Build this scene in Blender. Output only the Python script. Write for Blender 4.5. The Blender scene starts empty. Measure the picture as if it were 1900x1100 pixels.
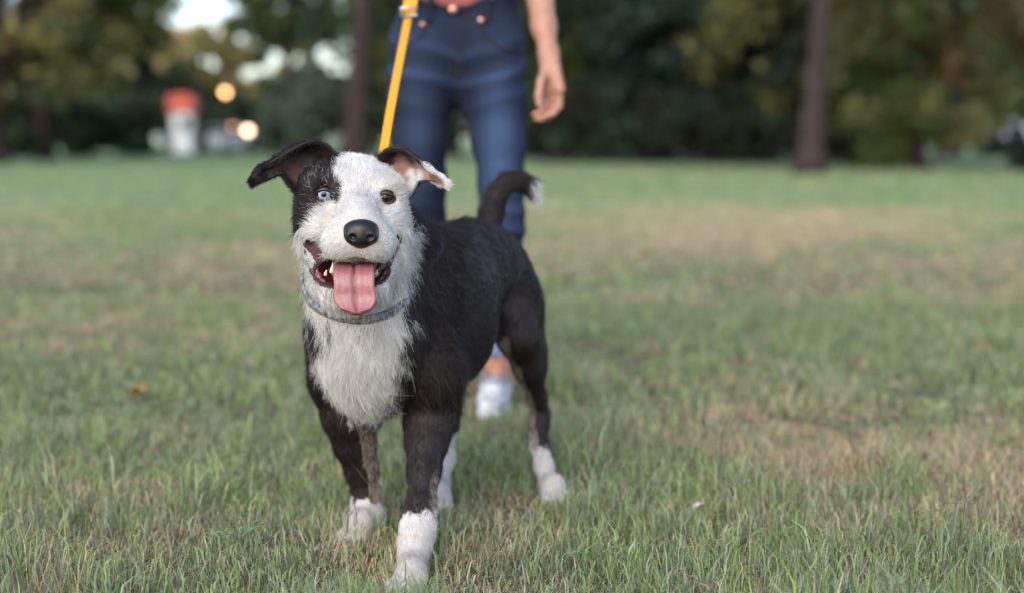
import bpy, math, random
import numpy as np
from mathutils import Vector, Matrix

R = math.radians
rng = np.random.default_rng(11)
random.seed(5)
scene = bpy.context.scene
col = scene.collection

# ------------------------------------------------------------------ camera
FPX = 2639.0            # focal length in photo pixels (1900 wide)
CAMH = 0.66
PITCH = math.atan(290 / FPX)
cam_data = bpy.data.cameras.new('camera')
cam = bpy.data.objects.new('camera', cam_data)
col.objects.link(cam)
cam.location = (0, 0, CAMH)
cam.rotation_euler = (R(90) - PITCH, 0, 0)
cam_data.sensor_width = 36.0
cam_data.lens = 36.0 * FPX / 1900
cam_data.clip_end = 2000
cam_data.clip_start = 0.05
cam_data.dof.use_dof = True
cam_data.dof.focus_distance = 2.11
cam_data.dof.aperture_fstop = cam_data.lens / 28.0
scene.camera = cam

# ------------------------------------------------------------------ sky, sun, exposure
world = bpy.data.worlds.new('World')
scene.world = world
world.use_nodes = True
wn = world.node_tree
wn.nodes.clear()
sky = wn.nodes.new('ShaderNodeTexSky')
sky.sky_type = 'NISHITA'
sky.sun_disc = False
sky.sun_elevation = R(34)
sky.sun_rotation = R(200)
sky.dust_density = 2.0
sky.air_density = 1.0
sky.ozone_density = 1.0
bg = wn.nodes.new('ShaderNodeBackground')
bg.inputs['Strength'].default_value = 0.15
wo = wn.nodes.new('ShaderNodeOutputWorld')
wn.links.new(sky.outputs[0], bg.inputs[0])
wn.links.new(bg.outputs[0], wo.inputs[0])
sun_data = bpy.data.lights.new('sun', 'SUN')
sun_data.energy = 0.7
sun_data.angle = R(70)
sun_data.color = (1.0, 0.975, 0.945)
sun = bpy.data.objects.new('sun', sun_data)
col.objects.link(sun)
# light comes from behind the camera, a little to the right, elevation 34 deg
_az = R(200)
_sd = Vector((math.sin(_az) * math.cos(R(34)), math.cos(_az) * math.cos(R(34)), math.sin(R(34))))
sun.rotation_euler = _sd.to_track_quat('Z', 'Y').to_euler()
vs = scene.view_settings
vs.view_transform = 'Standard'
vs.look = 'None'
vs.exposure = 1.35
vs.gamma = 1.0
vs.use_curve_mapping = False
scene.cycles.use_denoising = True
scene.cycles.max_bounces = 8
scene.cycles.diffuse_bounces = 4
scene.cycles.transparent_max_bounces = 8

# ------------------------------------------------------------------ helpers
CP, SP = math.cos(PITCH), math.sin(PITCH)

def P(px, py, Y):
    """world point seen at photo pixel (px, py) at world distance Y"""
    u = (px - 950) / FPX
    v = (550 - py) / FPX
    s = Y / (CP + v * SP)
    return np.array([u * s, Y, CAMH + (v * CP - SP) * s])

def ground_pt(px, Y, z=0.0):
    g = P(px, 550, Y)
    u = (px - 950) / FPX
    # solve v so that the height equals z
    k = (z - CAMH) / Y
    v = (k * CP + SP) / (CP - k * SP)
    s = Y / (CP + v * SP)
    return np.array([u * s, Y, z])

def proj(p):
    p = np.asarray(p)
    x, y, z = p[..., 0], p[..., 1], p[..., 2] - CAMH
    d = y * CP - z * SP
    up = y * SP + z * CP
    return 950 + FPX * x / d, 550 - FPX * up / d

def link(o):
    col.objects.link(o)
    return o

def tag(o, label=None, cat=None, group=None, kind=None):
    if label: o['label'] = label
    if cat: o['category'] = cat
    if group: o['group'] = group
    if kind: o['kind'] = kind
    return o

def empty(name, loc):
    o = bpy.data.objects.new(name, None)
    o.location = tuple(loc)
    o.empty_display_size = 0.1
    return link(o)

def mesh_obj(name, verts, faces, mat, parent=None, origin=None, smooth=True, colors=None, attrs=None):
    """verts in world coordinates; origin is subtracted (the parent's location)"""
    v = np.asarray(verts, dtype=np.float64)
    if origin is None and parent is not None:
        q = parent
        origin = np.zeros(3)
        while q is not None:
            origin = origin + np.array(q.location)
            q = q.parent
    if origin is not None:
        v = v - np.asarray(origin)
    me = bpy.data.meshes.new(name)
    if isinstance(faces, np.ndarray):
        n = faces.shape[1]
        me.vertices.add(len(v)); me.vertices.foreach_set('co', v.astype(np.float32).ravel())
        me.loops.add(faces.size); me.loops.foreach_set('vertex_index', faces.astype(np.int32).ravel())
        me.polygons.add(len(faces))
        me.polygons.foreach_set('loop_start', np.arange(0, faces.size, n, dtype=np.int32))
        me.update(calc_edges=True)
    else:
        me.from_pydata([tuple(a) for a in v], [], faces)
        me.update()
    if smooth:
        me.polygons.foreach_set('use_smooth', np.ones(len(me.polygons), dtype=bool))
    if colors is not None:
        a = me.attributes.new('tint', 'FLOAT_COLOR', 'POINT')
        c = np.ones((len(v), 4), dtype=np.float32); c[:, :3] = colors
        a.data.foreach_set('color', c.ravel())
    for k, val in (attrs or {}).items():
        a = me.attributes.new(k, 'FLOAT', 'POINT')
        a.data.foreach_set('value', np.asarray(val, dtype=np.float32))
    if mat is not None:
        me.materials.append(mat)
    o = bpy.data.objects.new(name, me)
    link(o)
    if parent is not None:
        o.parent = parent
    elif origin is not None:
        o.location = tuple(origin)
    return o

# value noise, numpy
_perm = rng.random((64, 64, 64)).astype(np.float32)
def vnoise(p, scale=1.0):
    p = np.asarray(p) * scale
    if p.shape[-1] == 2:
        p = np.concatenate([p, np.zeros(p.shape[:-1] + (1,))], -1)
    i = np.floor(p).astype(int); f = p - i
    f = f * f * (3 - 2 * f)
    out = 0
    for dx in (0, 1):
        for dy in (0, 1):
            for dz in (0, 1):
                w = (f[..., 0] if dx else 1 - f[..., 0]) * (f[..., 1] if dy else 1 - f[..., 1]) * (f[..., 2] if dz else 1 - f[..., 2])
                out = out + w * _perm[(i[..., 0] + dx) % 64, (i[..., 1] + dy) % 64, (i[..., 2] + dz) % 64]
    return out

def inpoly(px, py, poly):
    c = np.zeros(np.shape(px), bool)
    n = len(poly)
    for i in range(n):
        x1, y1 = poly[i]; x2, y2 = poly[(i + 1) % n]
        cond = (y1 > py) != (y2 > py)
        xi = (x2 - x1) * (py - y1) / ((y2 - y1) if y2 != y1 else 1e-9) + x1
        c ^= cond & (px < xi)
    return c

# ------------------------------------------------------------------ materials
def new_mat(name):
    m = bpy.data.materials.new(name)
    m.use_nodes = True
    nt = m.node_tree
    b = nt.nodes['Principled BSDF']
    return m, nt, b

def simple(name, rgb, rough=0.6, spec=0.5, noise=None, metallic=0.0, coat=0.0, sss=0.0, bump=None):
    m, nt, b = new_mat(name)
    b.inputs['Roughness'].default_value = rough
    b.inputs['Specular IOR Level'].default_value = spec
    b.inputs['Metallic'].default_value = metallic
    b.inputs['Coat Weight'].default_value = coat
    b.inputs['Coat Roughness'].default_value = 0.05
    if sss:
        b.inputs['Subsurface Weight'].default_value = sss
        b.inputs['Subsurface Radius'].default_value = (0.01, 0.004, 0.002)
        b.inputs['Subsurface Scale'].default_value = 1.0
    if noise:
        scale, amt = noise
        n = nt.nodes.new('ShaderNodeTexNoise'); n.inputs['Scale'].default_value = scale
        n.inputs['Detail'].default_value = 5
        tc = nt.nodes.new('ShaderNodeTexCoord')
        nt.links.new(tc.outputs['Object'], n.inputs['Vector'])
        r = nt.nodes.new('ShaderNodeValToRGB')
        r.color_ramp.elements[0].position = 0.3; r.color_ramp.elements[1].position = 0.7
        r.color_ramp.elements[0].color = tuple(c * (1 - amt) for c in rgb) + (1,)
        r.color_ramp.elements[1].color = tuple(min(1, c * (1 + amt)) for c in rgb) + (1,)
        nt.links.new(n.outputs['Fac'], r.inputs[0])
        nt.links.new(r.outputs[0], b.inputs['Base Color'])
    else:
        b.inputs['Base Color'].default_value = tuple(rgb) + (1,)
    if bump:
        scale, strength, dist = bump
        n = nt.nodes.new('ShaderNodeTexNoise'); n.inputs['Scale'].default_value = scale
        n.inputs['Detail'].default_value = 4
        tc = nt.nodes.new('ShaderNodeTexCoord')
        nt.links.new(tc.outputs['Object'], n.inputs['Vector'])
        bp = nt.nodes.new('ShaderNodeBump'); bp.inputs['Strength'].default_value = strength
        bp.inputs['Distance'].default_value = dist
        nt.links.new(n.outputs['Fac'], bp.inputs['Height'])
        nt.links.new(bp.outputs[0], b.inputs['Normal'])
    return m

def tinted(name, rough=0.6, spec=0.3, attr='tint', translucent=0.0, sheen=0.0):
    m, nt, b = new_mat(name)
    a = nt.nodes.new('ShaderNodeAttribute'); a.attribute_name = attr
    nt.links.new(a.outputs['Color'], b.inputs['Base Color'])
    b.inputs['Roughness'].default_value = rough
    b.inputs['Specular IOR Level'].default_value = spec
    b.inputs['Sheen Weight'].default_value = sheen
    if translucent:
        t = nt.nodes.new('ShaderNodeBsdfTranslucent')
        nt.links.new(a.outputs['Color'], t.inputs['Color'])
        mx = nt.nodes.new('ShaderNodeMixShader'); mx.inputs[0].default_value = translucent
        out = nt.nodes['Material Output']
        nt.links.new(b.outputs[0], mx.inputs[1]); nt.links.new(t.outputs[0], mx.inputs[2])
        nt.links.new(mx.outputs[0], out.inputs['Surface'])
    return m

# ------------------------------------------------------------------ signed-distance modelling
class Prim:
    pass

class Cone(Prim):
    """tapered capsule, optionally stretched in z"""
    def __init__(s, a, b, ra, rb, k=0.02, zs=1.0, tag=''):
        s.a, s.b, s.ra, s.rb, s.k, s.zs, s.tag, s.sub = np.array(a), np.array(b), ra, rb, k, zs, tag, False
    def box(s, pad):
        r = max(s.ra, s.rb) * max(1, s.zs) + pad
        return np.minimum(s.a, s.b) - r, np.maximum(s.a, s.b) + r
    def d(s, x, y, z):
        zs = s.zs
        a = s.a * [1, 1, 1 / zs]; b = s.b * [1, 1, 1 / zs]
        ab = b - a; L = float(ab @ ab) + 1e-12
        qx, qy, qz = x - a[0], y - a[1], z / zs - a[2]
        t = np.clip((qx * ab[0] + qy * ab[1] + qz * ab[2]) / L, 0, 1)
        dx, dy, dz = qx - ab[0] * t, qy - ab[1] * t, qz - ab[2] * t
        return np.sqrt(dx * dx + dy * dy + dz * dz) - (s.ra + (s.rb - s.ra) * t)

class Ell(Prim):
    def __init__(s, c, r, k=0.02, rot=None, tag='', sub=False):
        s.c, s.r, s.k, s.tag, s.sub = np.array(c), np.array(r, float), k, tag, sub
        s.m = np.array(rot.to_matrix()).T if rot is not None else None   # world -> local
    def box(s, pad):
        r = (s.r.max() if s.m is not None else s.r) + pad
        return s.c - r, s.c + r
    def d(s, x, y, z):
        qx, qy, qz = x - s.c[0], y - s.c[1], z - s.c[2]
        if s.m is not None:
            m = s.m
            qx, qy, qz = (m[0, 0] * qx + m[0, 1] * qy + m[0, 2] * qz, m[1, 0] * qx + m[1, 1] * qy + m[1, 2] * qz,
                          m[2, 0] * qx + m[2, 1] * qy + m[2, 2] * qz)
        r = s.r
        k0 = np.sqrt((qx / r[0]) ** 2 + (qy / r[1]) ** 2 + (qz / r[2]) ** 2)
        k1 = np.sqrt((qx / r[0] ** 2) ** 2 + (qy / r[1] ** 2) ** 2 + (qz / r[2] ** 2) ** 2) + 1e-9
        return k0 * (k0 - 1) / k1

def chain(pts, k=0.02, zs=1.0, tag=''):
    """pts: (world point, radius) ..."""
    return [Cone(pts[i][0], pts[i + 1][0], pts[i][1], pts[i + 1][1], k, zs, tag) for i in range(len(pts) - 1)]

def smin(a, b, k):
    h = np.clip(0.5 + 0.5 * (b - a) / k, 0, 1)
    return b + (a - b) * h - k * h * (1 - h)

class Field:
    def __init__(s, prims, h):
        los = np.array([p.box(0.03)[0] for p in prims if not p.sub]); his = np.array([p.box(0.03)[1] for p in prims if not p.sub])
        s.lo = los.min(0); s.h = h
        n = np.ceil((his.max(0) - s.lo) / h).astype(int) + 1
        s.n = n
        s.F = np.full(n, 0.05, np.float32)
        s.prims = prims
        for p in prims:
            lo, hi = p.box(p.k + 4 * h)
            i0 = np.clip(np.floor((lo - s.lo) / h).astype(int), 0, n); i1 = np.clip(np.ceil((hi - s.lo) / h).astype(int) + 1, 0, n)
            if np.any(i1 <= i0): continue
            x = (s.lo[0] + h * np.arange(i0[0], i1[0]))[:, None, None].astype(np.float32)
            y = (s.lo[1] + h * np.arange(i0[1], i1[1]))[None, :, None].astype(np.float32)
            z = (s.lo[2] + h * np.arange(i0[2], i1[2]))[None, None, :].astype(np.float32)
            d = p.d(x, y, z).astype(np.float32)
            sl = (slice(i0[0], i1[0]), slice(i0[1], i1[1]), slice(i0[2], i1[2]))
            if p.sub:
                s.F[sl] = -smin(-s.F[sl], d, p.k)
            else:
                s.F[sl] = smin(s.F[sl], d, p.k)
    def at(s, p):
        q = (np.asarray(p) - s.lo) / s.h
        i = np.clip(np.floor(q).astype(int), 0, s.n - 2); f = q - i
        o = 0
        for a in (0, 1):
            for b in (0, 1):
                for c in (0, 1):
                    w = (f[..., 0] if a else 1 - f[..., 0]) * (f[..., 1] if b else 1 - f[..., 1]) * (f[..., 2] if c else 1 - f[..., 2])
                    o = o + w * s.F[i[..., 0] + a, i[..., 1] + b, i[..., 2] + c]
        return o
    def surf_y(s, px, py, y0, y1):
        ys = np.arange(y0, y1, 0.0008)
        for Y in ys:
            if s.at(P(px, py, Y)) < 0: return Y
        return y1
    def mesh(s, smooth=1):
        F, n = s.F, s.n
        S = F < 0
        cnt = np.zeros(n - 1, np.int8)
        for a in (0, 1):
            for b in (0, 1):
                for c in (0, 1):
                    cnt += S[a:n[0] - 1 + a, b:n[1] - 1 + b, c:n[2] - 1 + c]
        act = (cnt > 0) & (cnt < 8)
        idx = np.argwhere(act)
        ids = np.full(n - 1, -1, np.int32); ids[act] = np.arange(len(idx))
        acc = np.zeros((len(idx), 3)); num = np.zeros(len(idx))
        i, j, k = idx.T
        for ax in range(3):
            o = [0, 0, 0]
            for a in (0, 1):
                for b in (0, 1):
                    off = [a, b]; off.insert(ax, 0)
                    f0 = F[i + off[0], j + off[1], k + off[2]]
                    o2 = list(off); o2[ax] = 1
                    f1 = F[i + o2[0], j + o2[1], k + o2[2]]
                    cr = (f0 < 0) != (f1 < 0)
                    t = np.where(cr, f0 / np.where(cr, f0 - f1, 1), 0)
                    pt = np.array(off, float)[None, :].repeat(len(idx), 0); pt[:, ax] = t
                    acc += pt * cr[:, None]; num += cr
        V = s.lo + s.h * (idx + acc / num[:, None])
        quads = []
        for ax in range(3):
            sl0 = [slice(None)] * 3; sl1 = [slice(None)] * 3
            sl0[ax] = slice(0, -1); sl1[ax] = slice(1, None)
            A = S[tuple(sl0)]; B = S[tuple(sl1)]
            e = np.argwhere(A != B)
            u, w = [(1, 2), (2, 0), (0, 1)][ax]
            m = (e[:, u] > 0) & (e[:, w] > 0) & (e[:, u] < n[u] - 1) & (e[:, w] < n[w] - 1)
            e = e[m]
            du = np.zeros(3, int); du[u] = 1; dw = np.zeros(3, int); dw[w] = 1
            g = lambda q: ids[q[:, 0], q[:, 1], q[:, 2]]
            q = np.stack([g(e - du - dw), g(e - dw), g(e), g(e - du)], 1)
            flip = ~A[e[:, 0], e[:, 1], e[:, 2]]
            q[flip] = q[flip][:, ::-1]
            quads.append(q)
        Q = np.concatenate(quads)
        for _ in range(smooth):
            V = lap(V, Q, 0.5)
        return V, Q

def lap(V, Q, f):
    acc = np.zeros_like(V); num = np.zeros(len(V))
    m = Q.shape[1]
    for a in range(m):
        b = (a + 1) % m
        for (x, y) in ((a, b), (b, a)):
            for c in range(3):
                acc[:, c] += np.bincount(Q[:, x], V[Q[:, y], c], len(V))
            num += np.bincount(Q[:, x], minlength=len(V))
    return V + f * (acc / np.maximum(num, 1)[:, None] - V)

def vnormals(V, Q):
    fn = np.cross(V[Q[:, 2]] - V[Q[:, 0]], V[Q[:, 3 % Q.shape[1]]] - V[Q[:, 1]]) if Q.shape[1] == 4 else np.cross(V[Q[:, 1]] - V[Q[:, 0]], V[Q[:, 2]] - V[Q[:, 0]])
    N = np.zeros_like(V)
    for a in range(Q.shape[1]):
        for c in range(3):
            N[:, c] += np.bincount(Q[:, a], fn[:, c], len(V))
    return N / (np.linalg.norm(N, axis=1, keepdims=True) + 1e-12)

def spline(pts, n):
    """Catmull-Rom through pts (any dimension), n samples"""
    p = np.asarray(pts, float)
    p = np.concatenate([[2 * p[0] - p[1]], p, [2 * p[-1] - p[-2]]])
    m = len(p) - 3
    t = np.linspace(0, m, n); i = np.minimum(t.astype(int), m - 1); f = (t - i)[:, None]
    a, b, c, d = p[i], p[i + 1], p[i + 2], p[i + 3]
    return 0.5 * ((2 * b) + (c - a) * f + (2 * a - 5 * b + 4 * c - d) * f ** 2 + (3 * b - a - 3 * c + d) * f ** 3)

def tube(path, radii, ns=8, flat=1.0, side=None, cap=True):
    """tube along path; flat scales the section's second axis"""
    path = np.asarray(path, float); n = len(path)
    radii = np.broadcast_to(np.asarray(radii, float), (n,))
    T = np.gradient(path, axis=0); T /= np.linalg.norm(T, axis=1, keepdims=True) + 1e-12
    V = []
    ref = np.array(side if side is not None else (0.3, 0.2, 1.0), float)
    for i in range(n):
        s = ref - (ref @ T[i]) * T[i]
        if np.linalg.norm(s) < 1e-6:
            s = np.cross(T[i], [1, 0, 0.1])
        s /= np.linalg.norm(s)
        if side is None: ref = s
        b = np.cross(T[i], s)
        a = np.linspace(0, 2 * np.pi, ns, endpoint=False)
        V.append(path[i] + radii[i] * (np.cos(a)[:, None] * s + flat * np.sin(a)[:, None] * b))
    V = np.concatenate(V)
    Fc = []
    for i in range(n - 1):
        for j in range(ns):
            j2 = (j + 1) % ns
            Fc.append((i * ns + j, i * ns + j2, (i + 1) * ns + j2, (i + 1) * ns + j))
    if cap:
        Fc.append(tuple(range(ns))[::-1]); Fc.append(tuple(range((n - 1) * ns, n * ns)))
    return V, Fc

def join(parts):
    V = []; Fc = []; o = 0
    for v, f in parts:
        V.append(np.asarray(v)); Fc += [tuple(i + o for i in q) for q in f]; o += len(v)
    return np.concatenate(V), Fc


def ball(c, r, n=24, m=16):
    V = []; Fc = []
    for i in range(m + 1):
        th = math.pi * i / m
        for j in range(n):
            ph = 2 * math.pi * j / n
            V.append((c[0] + r * math.sin(th) * math.cos(ph), c[1] - r * math.cos(th), c[2] + r * math.sin(th) * math.sin(ph)))
    for i in range(m):
        for j in range(n):
            Fc.append((i * n + j, (i + 1) * n + j, (i + 1) * n + (j + 1) % n, i * n + (j + 1) % n))
    return np.array(V), Fc

# ================================================================== ground and grass
def dryness(x, y):
    p = np.stack([x, y], -1)
    px = 950 + FPX * x / np.maximum(y, 0.5)
    n = 0.40 * vnoise(p, 0.8) + 0.30 * vnoise(p + 9, 2.7) + 0.35 * vnoise(p + 31, 9.0)
    d = (n - 0.53) * 1.9 + 0.42 - 0.14 / (1 + np.exp((x + 0.10 * y) / 0.5))
    # broad dry and green areas seen on this lawn
    def blob(cx, cy, sx, sy, a): return a * np.exp(-((x - cx) / sx) ** 2 - ((y - cy) / sy) ** 2)
    d = d + blob(1.6, 11.5, 2.4, 3.2, 0.33) + blob(0.35, 3.1, 0.5, 0.35, 0.25) + blob(0.9, 2.7, 0.5, 0.4, 0.12)
    d = d + blob(0.7, 4.8, 1.2, 0.6, -0.25) + blob(-1.2, 3.6, 0.8, 0.9, -0.35) + blob(-0.75, 2.35, 0.5, 0.25, 0.14) - 0.14 * np.clip((2.45 - y) / 0.3, 0, 1)
    d = d + blob(0.0, 19.0, 30, 5.0, -0.25) + blob(-1.0, 7.0, 0.9, 1.6, 0.12)
    d = d - np.clip((y - 14) / 20, 0, 0.4)
    return np.clip(d, 0, 1)

def ground_z(x, y):
    return 0.010 * (vnoise(np.stack([x, y], -1), 1.3) - 0.5) * np.clip(y / 4, 0, 1) * (np.abs(y - 2.35) > 0)

gy = np.concatenate([np.linspace(-6, 1.4, 12), np.linspace(1.5, 6, 90), np.linspace(6.2, 20, 60), np.linspace(21, 80, 40), np.array([100, 140, 200, 300, 450, 700])])
gx = np.concatenate([-np.array([600, 300, 150, 90, 60, 45, 34, 26, 20, 16, 13, 11, 9, 7.5]), np.linspace(-6, 6, 121), np.array([7.5, 9, 11, 13, 16, 20, 26, 34, 45, 60, 90, 150, 300, 600])])
GX, GY = np.meshgrid(gx, gy)
gv = np.stack([GX.ravel(), GY.ravel(), np.zeros(GX.size)], 1)
nx_ = len(gx)
gi = np.arange(len(gv)).reshape(GX.shape)
gq = np.stack([gi[:-1, :-1].ravel(), gi[:-1, 1:].ravel(), gi[1:, 1:].ravel(), gi[1:, :-1].ravel()], 1)
dr = dryness(gv[:, 0], gv[:, 1])
m_ground, nt, b = new_mat('lawn_soil')
at = nt.nodes.new('ShaderNodeAttribute'); at.attribute_name = 'dry'
tc = nt.nodes.new('ShaderNodeTexCoord')
n1 = nt.nodes.new('ShaderNodeTexNoise'); n1.inputs['Scale'].default_value = 3.0; n1.inputs['Detail'].default_value = 8; n1.inputs['Roughness'].default_value = 0.7
n2 = nt.nodes.new('ShaderNodeTexNoise'); n2.inputs['Scale'].default_value = 90.0; n2.inputs['Detail'].default_value = 4
for n in (n1, n2): nt.links.new(tc.outputs['Object'], n.inputs['Vector'])
ad = nt.nodes.new('ShaderNodeMath'); ad.operation = 'MULTIPLY_ADD'; ad.inputs[1].default_value = 0.5; ad.inputs[2].default_value = -0.25
nt.links.new(n1.outputs['Fac'], ad.inputs[0])
ad2 = nt.nodes.new('ShaderNodeMath'); ad2.operation = 'ADD'
nt.links.new(ad.outputs[0], ad2.inputs[0]); nt.links.new(at.outputs['Fac'], ad2.inputs[1])
rp = nt.nodes.new('ShaderNodeValToRGB')
rp.color_ramp.elements[0].position = 0.10; rp.color_ramp.elements[0].color = (0.170, 0.260, 0.120, 1)
rp.color_ramp.elements[1].position = 0.85; rp.color_ramp.elements[1].color = (0.42, 0.36, 0.22, 1)
_e = rp.color_ramp.elements.new(0.45); _e.color = (0.27, 0.30, 0.150, 1)
nt.links.new(ad2.outputs[0], rp.inputs[0])
mxn = nt.nodes.new('ShaderNodeMix'); mxn.data_type = 'RGBA'; mxn.blend_type = 'MULTIPLY'; mxn.inputs[0].default_value = 0.55
nt.links.new(rp.outputs[0], mxn.inputs[6]); nt.links.new(n2.outputs['Color'], mxn.inputs[7])
hs = nt.nodes.new('ShaderNodeHueSaturation'); hs.inputs['Saturation'].default_value = 0.95; hs.inputs['Value'].default_value = 1.15
nt.links.new(mxn.outputs[2], hs.inputs['Color'])
at2 = nt.nodes.new('ShaderNodeAttribute'); at2.attribute_name = 'cover'
soil = nt.nodes.new('ShaderNodeValToRGB')
soil.color_ramp.elements[0].position = 0.3; soil.color_ramp.elements[0].color = (0.030, 0.026, 0.016, 1)
soil.color_ramp.elements[1].position = 0.7; soil.color_ramp.elements[1].color = (0.115, 0.090, 0.058, 1)
nt.links.new(n2.outputs['Fac'], soil.inputs[0])
mxs = nt.nodes.new('ShaderNodeMix'); mxs.data_type = 'RGBA'
nt.links.new(at2.outputs['Fac'], mxs.inputs[0]); nt.links.new(soil.outputs[0], mxs.inputs[6]); nt.links.new(hs.outputs[0], mxs.inputs[7])
nt.links.new(mxs.outputs[2], b.inputs['Base Color'])
b.inputs['Roughness'].default_value = 0.95; b.inputs['Specular IOR Level'].default_value = 0.1
ground = mesh_obj('ground', gv, gq, m_ground, attrs={'dry': dr, 'cover': np.maximum(np.clip((gv[:, 1] - 5) / 9, 0, 1), np.clip((np.abs(gv[:, 0]) - 0.37 * np.maximum(gv[:, 1], 1.5) - 0.3) / 0.6, 0, 1))})
tag(ground, kind='structure')

def blades(n, x, y, length, width, dry, lay):
    """returns verts (n*5,3), quads/tris, colours"""
    ang = rng.random(n) * 2 * np.pi
    face = rng.random(n) * np.pi
    dirh = np.stack([np.cos(ang), np.sin(ang), np.zeros(n)], 1)
    wv = np.stack([np.cos(face), np.sin(face) * 0.6, np.zeros(n)], 1) * width[:, None] * 0.5
    b0 = np.stack([x, y, np.full(n, -0.002)], 1)
    up = np.array([0, 0, 1.0])
    lean = lay[:, None]
    mid = b0 + (up * (1 - 0.55 * lean) + dirh * 0.45 * lean) * (length * 0.55)[:, None]
    tip = mid + (up * (0.75 - 1.0 * lean) + dirh * (0.35 + 0.8 * lean)) * (length * 0.45)[:, None]
    tip[:, 2] = np.maximum(tip[:, 2], 0.003)
    V = np.stack([b0 - wv, b0 + wv, mid + wv * 0.85, mid - wv * 0.85, tip], 1)
    u = rng.random(n)[:, None]; u2 = rng.random(n)[:, None]
    green = np.array([0.205, 0.275, 0.125]) * (0.36 + 1.15 * u) * np.concatenate([1 + 0.35 * (u2 - 0.4), np.ones_like(u2), 1 + 1.2 * (u2 - 0.45)], 1)
    straw = np.array([0.64, 0.52, 0.35]) * (0.30 + 0.95 * u) * np.concatenate([np.ones_like(u2), 1 - 0.12 * u2, 1 - 0.25 * u2], 1)
    C = np.where(dry[:, None], straw, green)
    C = np.repeat(C[:, None, :], 5, 1)
    C[:, 4] *= 1.12
    return V.reshape(-1, 3), C.reshape(-1, 3)

zones = [(1.5, 3.2, 36000, 0.0025, (0.020, 0.085), 0.75), (3.2, 6.0, 12000, 0.0036, (0.020, 0.065), 1.0),
         (6.0, 14.0, 1900, 0.009, (0.02, 0.048), 1.3), (14.0, 32.0, 160, 0.028, (0.025, 0.05), 1.5)]
GVs, GCs = [], []
for (y0, y1, dn, w, (l0, l1), mg) in zones:
    hw = 0.37 * y1 + mg * 1.3
    n = int(dn * (y1 - y0) * 2 * hw)
    y = y0 + (y1 - y0) * rng.random(n); x = (rng.random(n) * 2 - 1) * hw
    ex = np.abs(x) - (0.37 * y + mg * 0.3)
    k = (ex < 0) | ((ex < mg) & (rng.random(n) < 0.45))
    x, y = x[k], y[k]
    # clump the tufts
    pp = np.stack([x, y], 1)
    jx = vnoise(pp, 14) - 0.5; jy = vnoise(pp + 50, 14) - 0.5
    x = x + jx * 0.05; y = y + jy * 0.05
    n = len(x)
    d = dryness(x, y)
    isd = rng.random(n) < np.clip(d * 1.05 + 0.04, 0, 0.93)
    tall = rng.random(n)
    ln = l0 + (l1 - l0) * rng.random(n) ** 1.8
    tuft = vnoise(np.stack([x, y], 1), 4.0)
    ln *= (0.42 + 1.0 * tuft) * (1 + 0.9 * np.clip((vnoise(np.stack([x, y], 1) + 77, 7.0) - 0.62) * 6, 0, 1))
    ln = np.where(~isd & (tall < 0.02), ln * 1.8, ln)
    lay = np.where(isd, 0.45 + 0.65 * rng.random(n), 0.10 + 0.6 * rng.random(n))
    wd = w * (0.5 + 0.7 * rng.random(n)) * np.where(isd, 0.6, 1.0)
    ln = np.where(isd, ln * 1.15, ln)
    V_, C_ = blades(n, x, y, ln, wd, isd, lay)
    GVs.append(V_); GCs.append(C_)
GV = np.concatenate(GVs); GC = np.concatenate(GCs)
nb = len(GV) // 5
bs = np.arange(nb)[:, None] * 5
tris = np.concatenate([bs + [0, 1, 2], bs + [0, 2, 3], bs + [3, 2, 4]])
m_grass = tinted('grass_blade', 0.55, 0.3, translucent=0.3)
grass = mesh_obj('grass', GV, tris, m_grass, colors=GC, smooth=False)
tag(grass, 'short green and straw dry grass covering the lawn', 'grass', kind='stuff')

# taller single stalks and fallen leaves
def stalk(px, Y, h, bend, label):
    b0 = ground_pt(px, Y)
    o = tag(empty('grass_stalk', b0), label, 'grass stalk', 'tall grass stalks in the foreground')
    pth = spline([b0, b0 + [bend * 0.1, 0, h * 0.4], b0 + [bend * 0.3, 0, h * 0.75], b0 + [bend * 0.5, 0, h]], 14)
    v, f = tube(pth, np.linspace(0.0016, 0.0004, 14), 5)
    mesh_obj('stem', v, f, m_stalk, o)
    for s_, t in ((-1, 3), (1, 4)):
        q = pth[t]; e = q + np.array([s_ * 0.030, -0.008, 0.018]); e2 = q + np.array([s_ * 0.052, -0.012, 0.004 + 0.01 * s_])
        pt = spline([q, e, e2], 9)
        w = np.array([0.0012, 0.0022, 0.0026, 0.0026, 0.0024, 0.002, 0.0016, 0.001, 0.0002])
        v, f = tube(pt, w, 6, flat=0.25, side=(0, 1, 0.5)); mesh_obj('leaf', v, f, m_stalk, o)
m_stalk = simple('stalk_green', (0.085, 0.14, 0.055), 0.5, 0.3, noise=(60, 0.3))
stalk(1437, 2.20, 0.105, 0.01, 'upright green stalk with an arched leaf at the lower right')
stalk(440, 2.22, 0.085, 0.06, 'arching green stalk in the lower left foreground')
stalk(1735, 2.35, 0.10, -0.02, 'thin green stalk near the right edge')
stalk(1100, 2.12, 0.075, 0.03, 'short stalk in front of the hind paw')
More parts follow.
